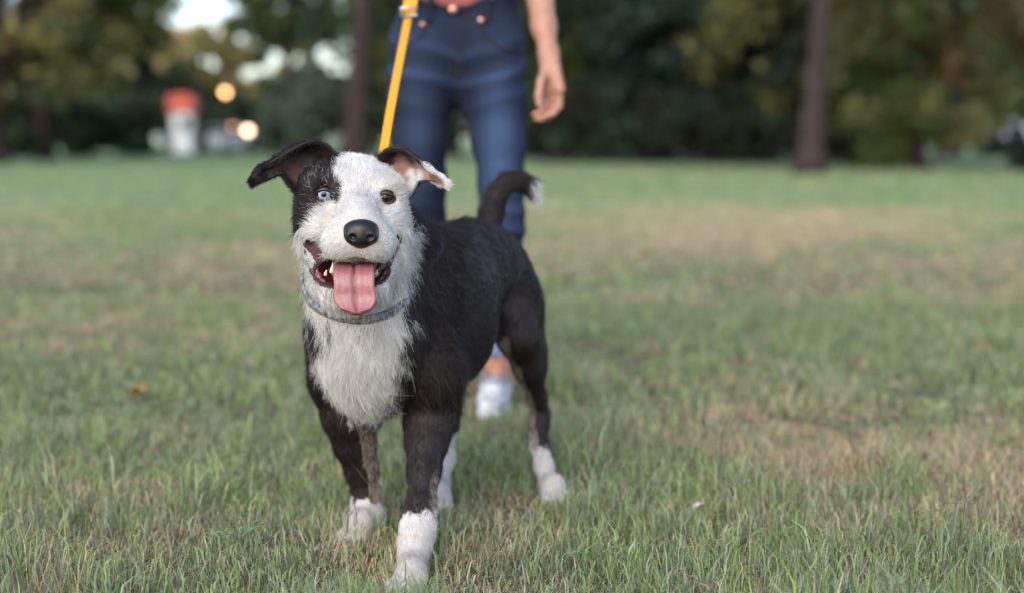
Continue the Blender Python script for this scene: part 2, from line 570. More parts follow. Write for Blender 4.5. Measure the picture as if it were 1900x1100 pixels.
def fallen_leaf(px, py, s, rgb, label):
    v_ = ((550 - py) / FPX); Yg = CAMH / ((SP - v_ * CP) / (CP + v_ * SP))
    c = ground_pt(px, Yg, 0.03)
    m = simple('dead_leaf', rgb, 0.7, 0.3, noise=(80, 0.35))
    a = np.linspace(0, 2 * np.pi, 16, endpoint=False)
    yaw = random.random() * 6.28
    V = [c + [0, 0, 0.2 * s]]
    for t in a:
        r_ = s * (0.55 + 0.45 * abs(math.cos(t))) * (1 + 0.12 * math.sin(5 * t))
        V.append(c + [r_ * math.cos(t + yaw), 0.55 * r_ * math.sin(t + yaw), s * (0.4 * math.cos(2 * t) + 0.3 * math.sin(t))])
    V = np.array(V); n = len(V)
    V2 = np.concatenate([V, V - [0, 0, 0.0012]])
    F = [(0, i, i % 16 + 1) for i in range(1, 17)] + [(n, n + i % 16 + 1, n + i) for i in range(1, 17)] + [(i, n + i, n + i % 16 + 1, i % 16 + 1) for i in range(1, 17)]
    o = mesh_obj('fallen_leaf', V2, F, m, None, origin=c)
    tag(o, label, 'leaf', 'fallen leaves on the lawn')
fallen_leaf(258, 742, 0.022, (0.45, 0.20, 0.04), 'small orange leaf lying on the grass left of the dog')
fallen_leaf(1195, 485, 0.05, (0.45, 0.27, 0.08), 'yellowish leaf lying on the grass right of the dog')
fallen_leaf(1297, 967, 0.012, (0.55, 0.50, 0.48), 'tiny pale leaf in the grass right of the hind paw')

# ================================================================== trees, bushes, far things
m_bark = simple('bark', (0.042, 0.031, 0.030), 0.95, 0.1, noise=(9, 0.5), bump=(14, 0.9, 0.05))
m_leafm = tinted('leaf', 0.6, 0.25, translucent=0.5)

def leaf_cloud(centers, radii, n, size, palette, flat=0.8):
    """n leaf quads spread through clumps"""
    k = len(centers)
    w = radii ** 2; w = w / w.sum()
    i = rng.choice(k, n, p=w)
    d = rng.normal(0, 1, (n, 3)); d /= np.linalg.norm(d, axis=1, keepdims=True)
    p = centers[i] + d * (radii[i] * rng.random(n) ** 0.45)[:, None] * [1, 1, flat]
    p[:, 2] = np.maximum(p[:, 2], 0.06)
    a = rng.normal(0, 1, (n, 3)); a /= np.linalg.norm(a, axis=1, keepdims=True)
    b = np.cross(a, rng.normal(0, 1, (n, 3))); b /= np.linalg.norm(b, axis=1, keepdims=True)
    s = size * (0.6 + 0.8 * rng.random(n))[:, None]
    V = np.stack([p - a * s, p + b * s * 0.45, p + a * s, p - b * s * 0.45], 1).reshape(-1, 3)
    pal = np.array(palette)
    ci = rng.integers(0, len(pal), k)               # each clump leans to one colour
    pick = np.where(rng.random(n) < 0.75, ci[i], rng.integers(0, len(pal), n))
    C = pal[pick] * (0.7 + 0.6 * rng.random(n))[:, None]
    return V, np.repeat(C, 4, 0)

def tree(name, label, cat, group, px, Y, trunk_r, height, crown, nclump, nleaf, leaf, palette, lean=0.0, limbs=6, crown_shift=0.0, x=None, clump_r=(0.10, 0.22), sweep=None):
    """crown: (rx, ry, z0, z1)"""
    base = ground_pt(px, Y) if x is None else np.array([x, Y, 0.0])
    root = tag(empty(name, base), label, cat, group)
    rx, ry, z0, z1 = crown
    top = base + [lean * height, 0, height]
    bend = rng.normal(0, 0.02 * height, 2)
    path = spline([base + [0, 0, -0.2], base + [lean * height * 0.3 + bend[0] * 0.5, bend[1], height * 0.33], base + [lean * height * 0.65 + bend[0], bend[1], height * 0.66], top], 22)
    t = np.linspace(0, 1, 22)
    rad = trunk_r * (1 - 0.75 * t) * (1 + 0.7 * np.exp(-t * height / (trunk_r * 2.2)))
    parts = [tube(path, rad, 12)]
    cc = base + np.array([crown_shift + lean * height * 0.7, 0, (z0 + z1) / 2])
    for k in range(limbs):
        tt = 0.35 + 0.6 * k / max(1, limbs - 1) * 0.9
        s = path[int(tt * 21)]
        az = k * 2.4 + rng.random()
        e = cc + np.array([math.cos(az) * rx * 0.75, math.sin(az) * ry * 0.75, (z1 - z0) * (rng.random() * 0.5 - 0.05)])
        m = (s + e) / 2 + [0, 0, -0.08 * height * rng.random()]
        r0 = trunk_r * (1 - 0.75 * tt) * 0.6
        parts.append(tube(spline([s, m, e], 10), np.linspace(r0, r0 * 0.2, 10), 7))
    v, f = join(parts)
    mesh_obj('trunk', v, f, m_bark, root)
    d = rng.normal(0, 1, (nclump, 3)); d /= np.linalg.norm(d, axis=1, keepdims=True)
    rr_ = (0.25 + 0.75 * rng.random(nclump)) ** 0.6
    c = cc + d * rr_[:, None] * [rx, ry, (z1 - z0) / 2]
    cr = rx * (clump_r[0] + (clump_r[1] - clump_r[0]) * rng.random(nclump)) * 1.3
    V, C = leaf_cloud(c, cr, nleaf, leaf, palette)
    n = len(V) // 4
    mesh_obj('crown', V, np.arange(4 * n).reshape(n, 4), m_leafm, root, colors=C, smooth=False)
    return root

def bush(label, px, Y, w, h, nleaf, leaf, palette, group=None, name='bush', cat='bush', depth=None, x=None):
    base = ground_pt(px, Y) if x is None else np.array([x, Y, 0.0])
    root = tag(empty(name, base), label, cat, group)
    k = 26
    d = rng.normal(0, 1, (k, 3)); d /= np.linalg.norm(d, axis=1, keepdims=True)
    c = base + np.array([0, 0, h * 0.48]) + d * [w / 2 * 0.8, (depth or w) / 2 * 0.8, h * 0.42] * (rng.random(k) ** 0.5)[:, None]
    cr = np.full(k, min(w, h) * 0.20) * (0.7 + 0.6 * rng.random(k))
    V, C = leaf_cloud(c, cr, nleaf, leaf, palette)
    n = len(V) // 4
    mesh_obj('foliage', V, np.arange(4 * n).reshape(n, 4), m_leafm, root, colors=C, smooth=False)
    parts = []
    for q in range(6):
        e = c[q]
        parts.append(tube(spline([base + rng.normal(0, 0.06 * w, 3) * [1, 1, 0] + [0, 0, -0.05], (base + e) / 2 + [0, 0, 0.1 * h], e], 8), np.linspace(0.035, 0.01, 8), 6))
    v, f = join(parts)
    mesh_obj('stem', v, f, m_bark, root)
    return root

G1 = (0.065, 0.105, 0.045); G2 = (0.046, 0.080, 0.050); G3 = (0.085, 0.110, 0.030); DK = (0.034, 0.054, 0.040); TEAL = (0.035, 0.070, 0.058)
YE = (0.44, 0.38, 0.16); OL = (0.24, 0.24, 0.095); TAN = (0.58, 0.44, 0.24); RU = (0.18, 0.10, 0.045); GREY = (0.15, 0.19, 0.145)
GW = 'trees of the dark wood behind the lawn'
# right-hand wood
tree('park_tree', 'slim dark trunk standing alone on the lawn in front of the wood', 'tree', None, 1500, 27.0, 0.23, 11.0, (4.2, 3.5, 3.6, 12), 70, 9000, 0.16, [OL, G3, G1, DK], lean=-0.005, limbs=7, clump_r=(0.10, 0.2))
wood = [(1035, 44, 'leafy dark green tree just right of the hand', [G1, G2, G3, DK], 3.8), (1130, 47, 'dark green tree with a bluish crown second from the person', [DK, TEAL, G2, G2], 4.2), (1215, 43, 'darkest teal green tree in the middle of the wood', [DK, TEAL, TEAL, G2], 3.8),
        (1320, 46, 'dark green tree in the wood with bluish leaves left of the slim trunk', [DK, G2, TEAL, G1], 4.4), (1415, 42, 'green tree with yellowish leaves right behind the slim trunk', [G2, G3, OL, DK], 3.6), (1560, 40, 'olive green tree right of the slim trunk', [OL, G3, G1, DK], 3.6)]
for (px, Y, lab, pal, rx) in wood:
    tree('wood_tree', lab, 'tree', GW, px, Y, 0.26, 9.5, (rx, 3.2, 0.4, 11.5), 90, 11000, 0.20, pal, limbs=6, clump_r=(0.10, 0.24))
tree('olive_tree', 'wide olive yellow tree leaning at the right with low hanging branches', 'tree', None, 1700, 33.0, 0.17, 8.0, (3.4, 3.0, 0.5, 9.5), 80, 9500, 0.16, [OL, OL, G3, RU], lean=0.06, limbs=8, clump_r=(0.10, 0.22))
tree('overhanging_tree', 'dark brown leaved tree overhanging the upper right corner', 'tree', None, 2010, 25.0, 0.30, 8.0, (2.6, 2.4, 2.2, 9.0), 60, 7000, 0.15, [RU, DK, (0.05, 0.035, 0.02), OL], limbs=7, clump_r=(0.10, 0.22))
tree('far_tree', 'low olive tree at the right edge below the bright sky gap', 'tree', None, 1850, 58.0, 0.2, 2.6, (2.4, 2.0, 1.5, 3.6), 40, 3500, 0.2, [OL, G1, G3], limbs=4)
# second row behind the wood
for (px, Y, lab) in ((1000, 58, 'far green tree behind the hand'), (1180, 60, 'far dark tree in the back row of the wood'), (1290, 57, 'far tree seen between the two bluish trees'), (1390, 60, 'far tree behind the slim trunk'), (1480, 56, 'far tree to the right of the slim trunk'), (1620, 58, 'far tree behind the olive trees'), (1750, 56, 'far tree behind the wide olive yellow tree')):
    tree('wood_tree', lab, 'tree', GW, px, Y, 0.28, 11, (5.0, 3.0, 0.3, 14), 80, 9000, 0.28, [DK, G2, G1, DK], limbs=5, clump_r=(0.12, 0.26))
for (px, Y, w, h, lab) in ((1060, 41, 4.2, 2.6, 'low dark shrub right of the person\'s jeans'), (1180, 40.5, 4.6, 2.4, 'wide dark shrub at the foot of the wood'), (1290, 40, 4.2, 2.2, 'dark shrub left of the slim trunk'), (1390, 39.5, 4.0, 2.3, 'dark shrub directly left of the slim trunk'), (1610, 34, 3.0, 1.6, 'olive shrub right of the slim trunk')):
    bush(lab, px, Y, w, h, 3600, 0.13, [DK, G2, (0.03, 0.03, 0.02)] if px < 1500 else [OL, G1, DK], 'shrubs along the wood', depth=2.0)
bush('loose olive shrub below the wide olive yellow tree', 1700, 31, 3.2, 2.2, 3600, 0.12, [OL, G1, G3], depth=1.6)
bush('dark rounded shrub at the right edge of the lawn', 1885, 30, 1.5, 0.85, 2600, 0.07, [DK, (0.03, 0.025, 0.02), G2], depth=1.2)
# middle, behind the person
for (px, Y, lab, pal, rx) in ((785, 62, 'green tree behind the leash', [G1, G2, G3, DK], 3.4), (840, 58, 'yellow green tree seen between the person\'s legs', [G3, OL, G1, G2], 4.6), (930, 55, 'dark tree behind the person\'s hip', [G1, DK, G2], 4.6)):
    tree('wood_tree', lab, 'tree', GW, px, Y, 0.28, 11, (rx, 3.2, 0.4, 13), 80, 9000, 0.24, pal, limbs=5)
# left
tree('leaning_tree', 'dark leaning tree trunk left of the leash', 'tree', None, 655, 52.0, 0.42, 16.0, (4.5, 4.0, 8.5, 19), 60, 6000, 0.22, [G1, OL, G3], lean=0.075, limbs=6)
tree('yellow_tree', 'large olive yellow tree filling the upper left', 'tree', None, 85, 46.0, 0.30, 10.0, (3.7, 3.4, 1.5, 9), 90, 12000, 0.21, [YE, YE, OL, G3, G1, TAN], limbs=7)
tree('yellow_tree', 'reddish brown tree at the left edge', 'tree', None, -25, 38.0, 0.32, 9.0, (2.3, 3.0, 0.6, 10), 60, 6500, 0.17, [RU, OL, YE, (0.06, 0.04, 0.025)], limbs=6)
tree('autumn_tree', 'tan autumn tree above the red roofed kiosk', 'tree', None, 372, 74.0, 0.36, 6.5, (3.0, 3.0, 2.6, 7.4), 60, 6500, 0.24, [TAN, TAN, YE, OL], limbs=6)
tree('green_tree', 'green tree left of the tan autumn tree', 'tree', None, 255, 66.0, 0.34, 8.0, (2.5, 3.0, 1.0, 6.2), 60, 6000, 0.22, [G1, G2, G1, OL], limbs=6)
tree('green_tree', 'tall green and olive tree above the grey green willow bushes', 'tree', None, 545, 70.0, 0.36, 9.0, (3.0, 3.0, 3.7, 12), 70, 8000, 0.24, [G1, OL, G3, G2], limbs=6)
bush('grey green willow bush left of the leaning trunk', 580, 56, 4.0, 3.6, 4500, 0.16, [GREY, GREY, (0.075, 0.11, 0.075), G1], depth=3, group='willow bushes')
bush('small grey green willow bush beside the leaning trunk', 520, 58, 2.2, 2.9, 3000, 0.16, [GREY, (0.075, 0.11, 0.075), G1], depth=3, group='willow bushes')
for (px, Y, w, h, lab) in ((70, 52, 3.6, 3.0, 'dark shrub at the foot of the olive yellow tree'), (160, 56, 4.0, 2.6, 'dark shrub below the yellow leaves'), (245, 60, 3.4, 2.7, 'dark green shrub left of the red roofed kiosk'), (20, 44, 1.6, 2.2, 'brown shrub at the left edge'), (430, 84, 4.5, 3.6, 'dark shrub behind the pale lamps'), (330, 84, 4.5, 3.0, 'dark shrub behind the kiosk')):
    bush(lab, px, Y, w, h, 3400, 0.17, [DK, G2, G1, (0.03, 0.028, 0.02)], 'shrubs at the left end of the lawn', depth=2.4)

for (px, Y, lab, pal, z1_) in ((20, 88, 'far green tree behind the reddish brown tree', [G1, OL, G2], 9), (160, 90, 'far olive tree behind the olive yellow tree', [OL, G1, YE], 5.6), (320, 92, 'far green tree behind the kiosk', [G1, G3, OL], 4.6), (455, 94, 'low olive tree behind the lit lamps', [OL, GREY, G1, TAN], 5.0), (560, 92, 'far tree behind the willow bushes', [GREY, G1, OL], 6.0), (665, 90, 'far tree behind the leaning trunk', [G1, G2, OL], 4.6)):
    tree('far_tree', lab, 'tree', 'trees beyond the left end of the lawn', px, Y, 0.25, z1_ * 0.8, (3.0, 2.5, 0.3, z1_), 60, 6500, 0.28, pal, limbs=5)

# kiosk with red roof
kb = ground_pt(342, 64.0)
kiosk = tag(empty('kiosk', kb), 'small white kiosk with a red roof at the far left of the lawn', 'kiosk')
m_white = simple('white_paint', (0.62, 0.65, 0.68), 0.6, 0.3, noise=(3, 0.08)); m_red = simple('red_paint', (0.40, 0.065, 0.045), 0.5, 0.4, noise=(3, 0.12)); m_glassd = simple('dark_glass', (0.02, 0.025, 0.03), 0.1, 0.5)
def box(name, c, s, mat, parent, bev=0.0):
    c = np.array(c); x, y, z = np.array(s) / 2
    b = min(x, y, z) * 0.25 if bev else 0
    V = []; 
    for zz, k in ((-z, b), (-z + b, 0), (z - b, 0), (z, b)) if b else ((-z, 0), (z, 0)):
        V += [c + [-x + k, -y + k, zz], c + [x - k, -y + k, zz], c + [x - k, y - k, zz], c + [-x + k, y - k, zz]]
    m = len(V) // 4
    Fc = [(3, 2, 1, 0)] + [(k * 4 + j, k * 4 + (j + 1) % 4, (k + 1) * 4 + (j + 1) % 4, (k + 1) * 4 + j) for k in range(m - 1) for j in range(4)] + [tuple(range(4 * m - 4, 4 * m))]
    return mesh_obj(name, V, Fc, mat, parent, smooth=False)
box('wall', kb + [0, 0, 0.95], (0.84, 0.84, 1.9), m_white, kiosk, 1)
V = []; ov = 0.56
for z, s_ in ((1.90, 0.53), (1.93, ov), (2.55, ov), (2.62, 0.50), (2.68, 0.24)):
    V += [kb + [-s_, -s_, z], kb + [s_, -s_, z], kb + [s_, s_, z], kb + [-s_, s_, z]]
mesh_obj('roof', V, [(3, 2, 1, 0)] + [(k * 4 + j, k * 4 + (j + 1) % 4, (k + 1) * 4 + (j + 1) % 4, (k + 1) * 4 + j) for k in range(4) for j in range(4)] + [(16, 17, 18, 19)], m_red, kiosk, smooth=False)
wd = box('window', kb + [0.12, -0.425, 1.35], (0.42, 0.03, 0.55), m_glassd, kiosk)
box('sill', kb + [0.12, -0.47, 1.05], (0.50, 0.10, 0.05), m_white, wd)

# lamps that are lit
def lamp(px, py, Y, r, strength, color, label):
    top = P(px, py, Y); base = np.array([top[0], Y, 0.0])
    root = tag(empty('street_lamp', base), label, 'lamp', 'lit lamps at the far left')
    v, f = tube(np.array([base, base + (top - base) * 0.1, base + (top - base) * 0.12, top - [0, 0, r]]), np.array([0.09, 0.08, 0.045, 0.035]), 8)
    mesh_obj('post', v, f, m_bark, root)
    m = bpy.data.materials.new('lamp_glow'); m.use_nodes = True
    b = m.node_tree.nodes['Principled BSDF']
    b.inputs['Base Color'].default_value = color + (1,)
    b.inputs['Emission Color'].default_value = color + (1,); b.inputs['Emission Strength'].default_value = strength
    v, f = ball(top, r, 16, 10); mesh_obj('globe', v, f, m, root)
    v, f = tube(np.array([top + [0, 0, r * 0.8], top + [0, 0, r * 1.05], top + [0, 0, r * 1.3]]), np.array([r * 0.9, r * 0.8, r * 0.1]), 12)
    mesh_obj('cap', v, f, m_bark, root)
lamp(418, 172, 60.0, 0.13, 4.0, (1.0, 0.52, 0.22), 'lit orange street lamp above the lawn edge')
lamp(460, 243, 60.0, 0.15, 3.6, (1.0, 0.70, 0.46), 'low pale lit lamp beside the willow bush')
lamp(432, 236, 66.0, 0.10, 1.2, (1.0, 0.45, 0.2), 'dim orange lamp left of the pale lamp')

# parked cars at the far edge
m_tyre = simple('tyre', (0.02, 0.02, 0.02), 0.9, 0.2)
def car(px, Y, paint, label, yaw=0.0, s=1.0):
    base = ground_pt(px, Y)
    root = tag(empty('parked_car', base), label, 'car', 'cars parked beyond the lawn')
    root.rotation_euler[2] = yaw
    prof = [(-2.05, 0.35), (-2.1, 0.62), (-1.95, 0.86), (-1.45, 0.93), (-0.85, 1.40), (0.75, 1.44), (1.35, 1.0), (2.0, 0.88), (2.12, 0.6), (2.05, 0.32)]
    V = []; ring_ = []
    for yy, sc in ((-0.85, 0.90), (-0.80, 1.0), (0.80, 1.0), (0.85, 0.90)):
        V += [base + np.array([x * (0.97 if sc < 1 else 1), yy * (0.86 if z > 1.1 else 1), 0.3 + (z - 0.3) * sc]) for x, z in prof]
    n = len(prof)
    Fc = [(k * n + j, k * n + (j + 1) % n, (k + 1) * n + (j + 1) % n, (k + 1) * n + j) for k in range(3) for j in range(n)] + [tuple(range(n))[::-1], tuple(range(3 * n, 4 * n))]
    mesh_obj('body', V, Fc, paint, root, smooth=False)
    for x0, x1, t0, t1 in ((-1.25, -0.15, -0.82, -0.15), (-0.05, 1.1, -0.05, 0.72)):
        for yy in (-0.862, 0.862):
            y2 = yy * 0.865
            w = mesh_obj('window', [base + [x0, yy * 0.985, 0.95], base + [x1, yy * 0.985, 0.95], base + [t1, y2 * 1.01, 1.32], base + [t0, y2 * 1.01, 1.32]], [(0, 1, 2, 3)], m_glassd, root, smooth=False)
    for x in (-1.3, 1.3):
        for yy in (-0.78, 0.78):
            a = np.array([base + [x, yy - 0.1, 0.32], base + [x, yy + 0.1, 0.32]])
            v, f = tube(a, 0.32, 18, side=(0, 0, 1)); mesh_obj('wheel', v, f, m_tyre, root, smooth=False)
    return root
car(425, 78, simple('car_blue_white', (0.42, 0.47, 0.55), 0.3, 0.5), 'pale silver blue car parked beyond the lawn below the lamps')
car(240, 80, simple('car_grey', (0.30, 0.36, 0.36), 0.3, 0.5), 'grey car half hidden behind the shrub left of the kiosk')
car(1845, 62, simple('car_white', (0.66, 0.68, 0.70), 0.3, 0.5), 'white car parked beyond the dark rounded shrub', 0.3)

# ================================================================== the dog
def pr(px, py, Y, r): return (P(px, py, Y), r)
def gp(px, Y, z, r): return (ground_pt(px, Y, z), r)

D = []
# trunk
D += [Cone(P(705, 612, 2.31), P(812, 578, 2.45), 0.090, 0.100, 0.03, 1.35, 'trunk'),
      Cone(P(812, 578, 2.45), P(848, 525, 2.54), 0.100, 0.078, 0.03, 1.28, 'trunk'),
      Cone(P(848, 522, 2.54), P(876, 494, 2.60), 0.078, 0.073, 0.03, 1.15, 'trunk'),
      Cone(P(876, 494, 2.60), P(898, 491, 2.66), 0.073, 0.076, 0.03, 1.0, 'trunk'),
      Ell(P(688, 640, 2.265), (0.080, 0.095, 0.110), 0.04, tag='chest'),
      Ell(P(672, 600, 2.235), (0.062, 0.06, 0.085), 0.05, tag='chest')]
# neck
D += chain([pr(660, 425, 2.25, 0.068), pr(668, 520, 2.260, 0.072), pr(688, 605, 2.295, 0.086)], 0.04, 1.0, 'neck')
D += [Cone(P(680, 440, 2.29), P(765, 520, 2.40), 0.078, 0.088, 0.04, 1.0, 'neck')]
# shoulders and front legs
D += chain([pr(768, 585, 2.33, 0.062), pr(790, 690, 2.30, 0.060), pr(797, 765, 2.30, 0.043), pr(792, 815, 2.27, 0.032),
            pr(787, 870, 2.235, 0.0235), pr(781, 940, 2.195, 0.0205), pr(775, 985, 2.17, 0.0250), pr(769, 1012, 2.15, 0.0225), pr(766, 1042, 2.13, 0.0200)], 0.018, 1.0, 'leg_fl')
D += [Cone(P(808, 740, 2.34), P(826, 772, 2.375), 0.038, 0.022, 0.025, 1.0, 'leg_fl')]
D += chain([pr(624, 620, 2.34, 0.052), pr(635, 700, 2.32, 0.052), pr(648, 768, 2.33, 0.043), pr(658, 820, 2.345, 0.033),
            pr(671, 870, 2.36, 0.0255), pr(680, 920, 2.365, 0.0215), pr(682, 952, 2.36, 0.0255), pr(679, 975, 2.35, 0.0225), pr(676, 997, 2.345, 0.0205)], 0.018, 1.0, 'leg_fr')
D += [Cone(P(672, 755, 2.38), P(684, 775, 2.41), 0.038, 0.024, 0.025, 1.0, 'leg_fr')]
# hind legs
D += chain([pr(920, 510, 2.68, 0.066), pr(948, 572, 2.645, 0.056), pr(961, 624, 2.595, 0.035), pr(983, 682, 2.64, 0.0275),
            pr(996, 735, 2.69, 0.0150), pr(1001, 768, 2.715, 0.0155), pr(999, 790, 2.70, 0.0135), pr(1002, 825, 2.675, 0.0130), pr(1009, 865, 2.64, 0.0145),
            pr(1018, 900, 2.60, 0.0165)], 0.022, 1.0, 'leg_rl')
D += [Cone(P(955, 540, 2.69), P(983, 640, 2.66), 0.042, 0.031, 0.03, 1.0, 'leg_rl')]
D += chain([pr(858, 515, 2.72, 0.07), pr(838, 580, 2.67, 0.058), pr(815, 650, 2.59, 0.045), pr(822, 720, 2.63, 0.03),
            pr(828, 790, 2.66, 0.0185), pr(822, 850, 2.61, 0.0175), pr(815, 905, 2.56, 0.0185)], 0.022, 1.0, 'leg_rr')
# paws: pad body and four toes each
def paw(px, Y, yaw, tagn, s=1.0):
    c = ground_pt(px, Y, 0.0)
    f = np.array([math.sin(yaw), -math.cos(yaw), 0]); rt = np.array([math.cos(yaw), math.sin(yaw), 0])
    up = np.array([0, 0, 1.0])
    out = [Ell(c + up * 0.026 * s - f * 0.008, (0.027 * s, 0.030 * s, 0.024 * s), 0.010, tag=tagn)]
    for k, (a, l) in enumerate(((-0.026, 0.014), (-0.0095, 0.028), (0.0095, 0.028), (0.026, 0.014))):
        b = c + rt * a * 0.7 * s + f * (l - 0.02) * s + up * 0.024 * s
        e = c + rt * a * s + f * (l + 0.014) * s + up * 0.0135 * s
        out.append(Cone(b, e, 0.0135 * s, 0.0130 * s, 0.0028, 1.0, tagn))
    return c, f, rt, out
PAWS = [paw(761, 2.035, R(-24), 'leg_fl', 0.78), paw(662, 2.305, R(-22), 'leg_fr', 0.74),
        paw(1030, 2.555, R(10), 'leg_rl', 0.78), paw(810, 2.50, R(-5), 'leg_rr', 0.86)]
for p_ in PAWS: D += p_[3]
D += [Cone(P(766, 1042, 2.13), ground_pt(763, 2.05, 0.028), 0.0200, 0.0195, 0.015, 1.0, 'leg_fl'),
      Cone(P(676, 997, 2.345), ground_pt(667, 2.32, 0.030), 0.0205, 0.0205, 0.015, 1.0, 'leg_fr'),
      Cone(P(1018, 900, 2.60), ground_pt(1026, 2.57, 0.032), 0.0165, 0.0195, 0.015, 1.0, 'leg_rl'),
      Cone(P(815, 905, 2.56), ground_pt(811, 2.52, 0.032), 0.0185, 0.022, 0.015, 1.0, 'leg_rr')]
# tail
D += chain([pr(903, 438, 2.71, 0.026), pr(910, 400, 2.73, 0.021), pr(922, 362, 2.75, 0.0185), pr(940, 340, 2.765, 0.0175), pr(962, 337, 2.775, 0.0165),
            pr(980, 346, 2.78, 0.0145), pr(990, 361, 2.78, 0.009)], 0.012, 1.0, 'tail')
# head
H = [Ell(P(649, 352, 2.205), (0.081, 0.082, 0.054), 0.02, tag='head'),
     Ell(P(650, 392, 2.20), (0.074, 0.075, 0.060), 0.03, tag='head'),
     Ell(P(604, 346, 2.150), (0.030, 0.026, 0.024), 0.025, tag='head'),
     Ell(P(714, 350, 2.150), (0.030, 0.026, 0.024), 0.025, tag='head'),
     Ell(P(594, 424, 2.168), (0.034, 0.058, 0.040), 0.035, tag='head'),
     Ell(P(721, 424, 2.168), (0.031, 0.058, 0.040), 0.035, tag='head'),
     Cone(P(660, 374, 2.138), P(667, 418, 2.064), 0.029, 0.030, 0.020, 1.0, 'head'),
     Ell(P(668, 440, 2.066), (0.034, 0.04, 0.030), 0.02, tag='head'),
     Ell(P(636, 452, 2.078), (0.031, 0.042, 0.029), 0.022, tag='head'),
     Ell(P(699, 452, 2.078), (0.028, 0.042, 0.029), 0.022, tag='head'),
     # lower jaw
     Ell(P(651, 530, 2.115), (0.042, 0.040, 0.036), 0.02, tag='head'),
     Cone(P(583, 470, 2.150), P(626, 537, 2.105), 0.0165, 0.022, 0.02, 1.0, 'head'),
     Cone(P(728, 472, 2.146), P(690, 532, 2.105), 0.016, 0.022, 0.02, 1.0, 'head'),
     Ell(P(653, 492, 2.212), (0.056, 0.050, 0.062), 0.03, tag='head')]
D += H
# eye sockets and mouth
EYES = [(603, 361, 0.0128), (716, 367, 0.0122)]
MOUTHS = [Ell(P(650, 504, 2.105), (0.054, 0.058, 0.0235), 0.006, tag='mouth', sub=True),
          Ell(P(651, 501, 2.065), (0.043, 0.030, 0.0195), 0.006, tag='mouth', sub=True),
          Cone(P(569, 440, 2.130), P(612, 497, 2.095), 0.0062, 0.017, 0.006, 1.0, 'mouth'),
          Cone(P(733, 446, 2.128), P(700, 495, 2.095), 0.0060, 0.016, 0.006, 1.0, 'mouth')]
for m_ in MOUTHS: m_.sub = True
D += MOUTHS
field0 = Field([p for p in D if p.tag in ('head', 'neck', 'mouth')], 0.004)
SOCK = []
for (ex, ey, er) in EYES:
    Ys = field0.surf_y(ex, ey, 2.0, 2.25)
    c_ = P(ex, ey, Ys + er * 0.92)
    SOCK.append((c_, er, Ys))
    s_ = Ell(c_, (er * 1.12,) * 3, 0.008, tag='sock', sub=True)
    D.append(s_)
field = Field(D, 0.003)
BV, BQ = field.mesh(1)
dog_base = np.array([ground_pt(800, 2.35)[0], 2.35, 0.0])
dog = tag(empty('dog', dog_base), 'black and white dog standing on the lawn with tongue out and half-pricked ears', 'dog')

TAGS = ['trunk', 'chest', 'neck', 'leg_fl', 'leg_fr', 'leg_rl', 'leg_rr', 'tail', 'head']
def regions(V):
    best = np.full(len(V), 9.0); reg = np.zeros(len(V), int)
    for p in D:
        if p.sub: continue
        d = p.d(V[:, 0], V[:, 1], V[:, 2]); m = d < best
        best[m] = d[m]; reg[m] = TAGS.index(p.tag)
    return reg
def mouth_d(V):
    return np.min([p.d(V[:, 0], V[:, 1], V[:, 2]) for p in MOUTHS], axis=0)

PATCH = [(420, 200), (640, 200), (636, 288), (620, 305), (612, 322), (626, 342), (631, 358), (628, 374), (606, 384), (588, 398), (574, 415), (548, 428), (420, 440)]
WCHEST = [(520, 425), (535, 480), (560, 548), (588, 590), (588, 680), (606, 732), (645, 766), (700, 776), (738, 768), (728, 725), (744, 690), (752, 630), (748, 570), (756, 520), (772, 470), (780, 425), (700, 380), (560, 380)]
def coat(V, N, jit=0.0):
    """returns white mask (bool), region, grey-tan mask"""
    reg = regions(V)
    px, py = proj(V)
    if jit:
        px = px + rng.normal(0, jit, len(px)); py = py + rng.normal(0, jit, len(py))
    w = (vnoise(V, 60) - 0.5) * 14
    px = px + w; py = py + (vnoise(V + 5, 60) - 0.5) * 14
    T = {t: reg == i for i, t in enumerate(TAGS)}
    lg = T['leg_fl'] | T['leg_fr'] | T['leg_rl']
    py = py + lg * ((vnoise(V + 2, 90) - 0.5) * 26 + (rng.normal(0, 4, len(py)) if jit else 0))
    white = np.zeros(len(V), bool); tan = np.zeros(len(V), bool)
    hd = T['head']
    blk = inpoly(px, py, PATCH) | ((V[:, 1] > 2.235) & (px < 650) & (py < 425)) | ((V[:, 1] > 2.27) & (py < 350))
    white |= hd & ~blk
    nc = T['neck'] | T['chest'] | T['trunk'] | T['leg_fl'] | T['leg_fr']
    cj = (vnoise(V + 11, 32) - 0.5) * 60 + (vnoise(V + 3, 110) - 0.5) * 40 + (rng.normal(0, 9, len(px)) if jit else 0)
    white |= nc & inpoly(px + cj * 0.6 * (py > 590), py + cj * (py > 640), WCHEST) & (V[:, 1] < 2.34) & (py < 790)
    white |= T['leg_fl'] & (py > 948)
    white |= T['leg_fr'] & (py > 925)
    white |= T['leg_rl'] & (py > 826 - 25 * (N[:, 0] < -0.3))
    white |= T['leg_rr'] & (py > 800)
    white |= T['tail'] & (px > 984)
    tan |= T['leg_fr'] & (py > 790) & (py <= 930) & (N[:, 0] > 0.45)
    tan |= T['leg_fl'] & (py > 880) & (py < 950) & (N[:, 0] > 0.6)
    tan |= T['leg_rl'] & (N[:, 0] < -0.35) & (py > 625) & (py < 830)
    return white, reg, tan, px, py

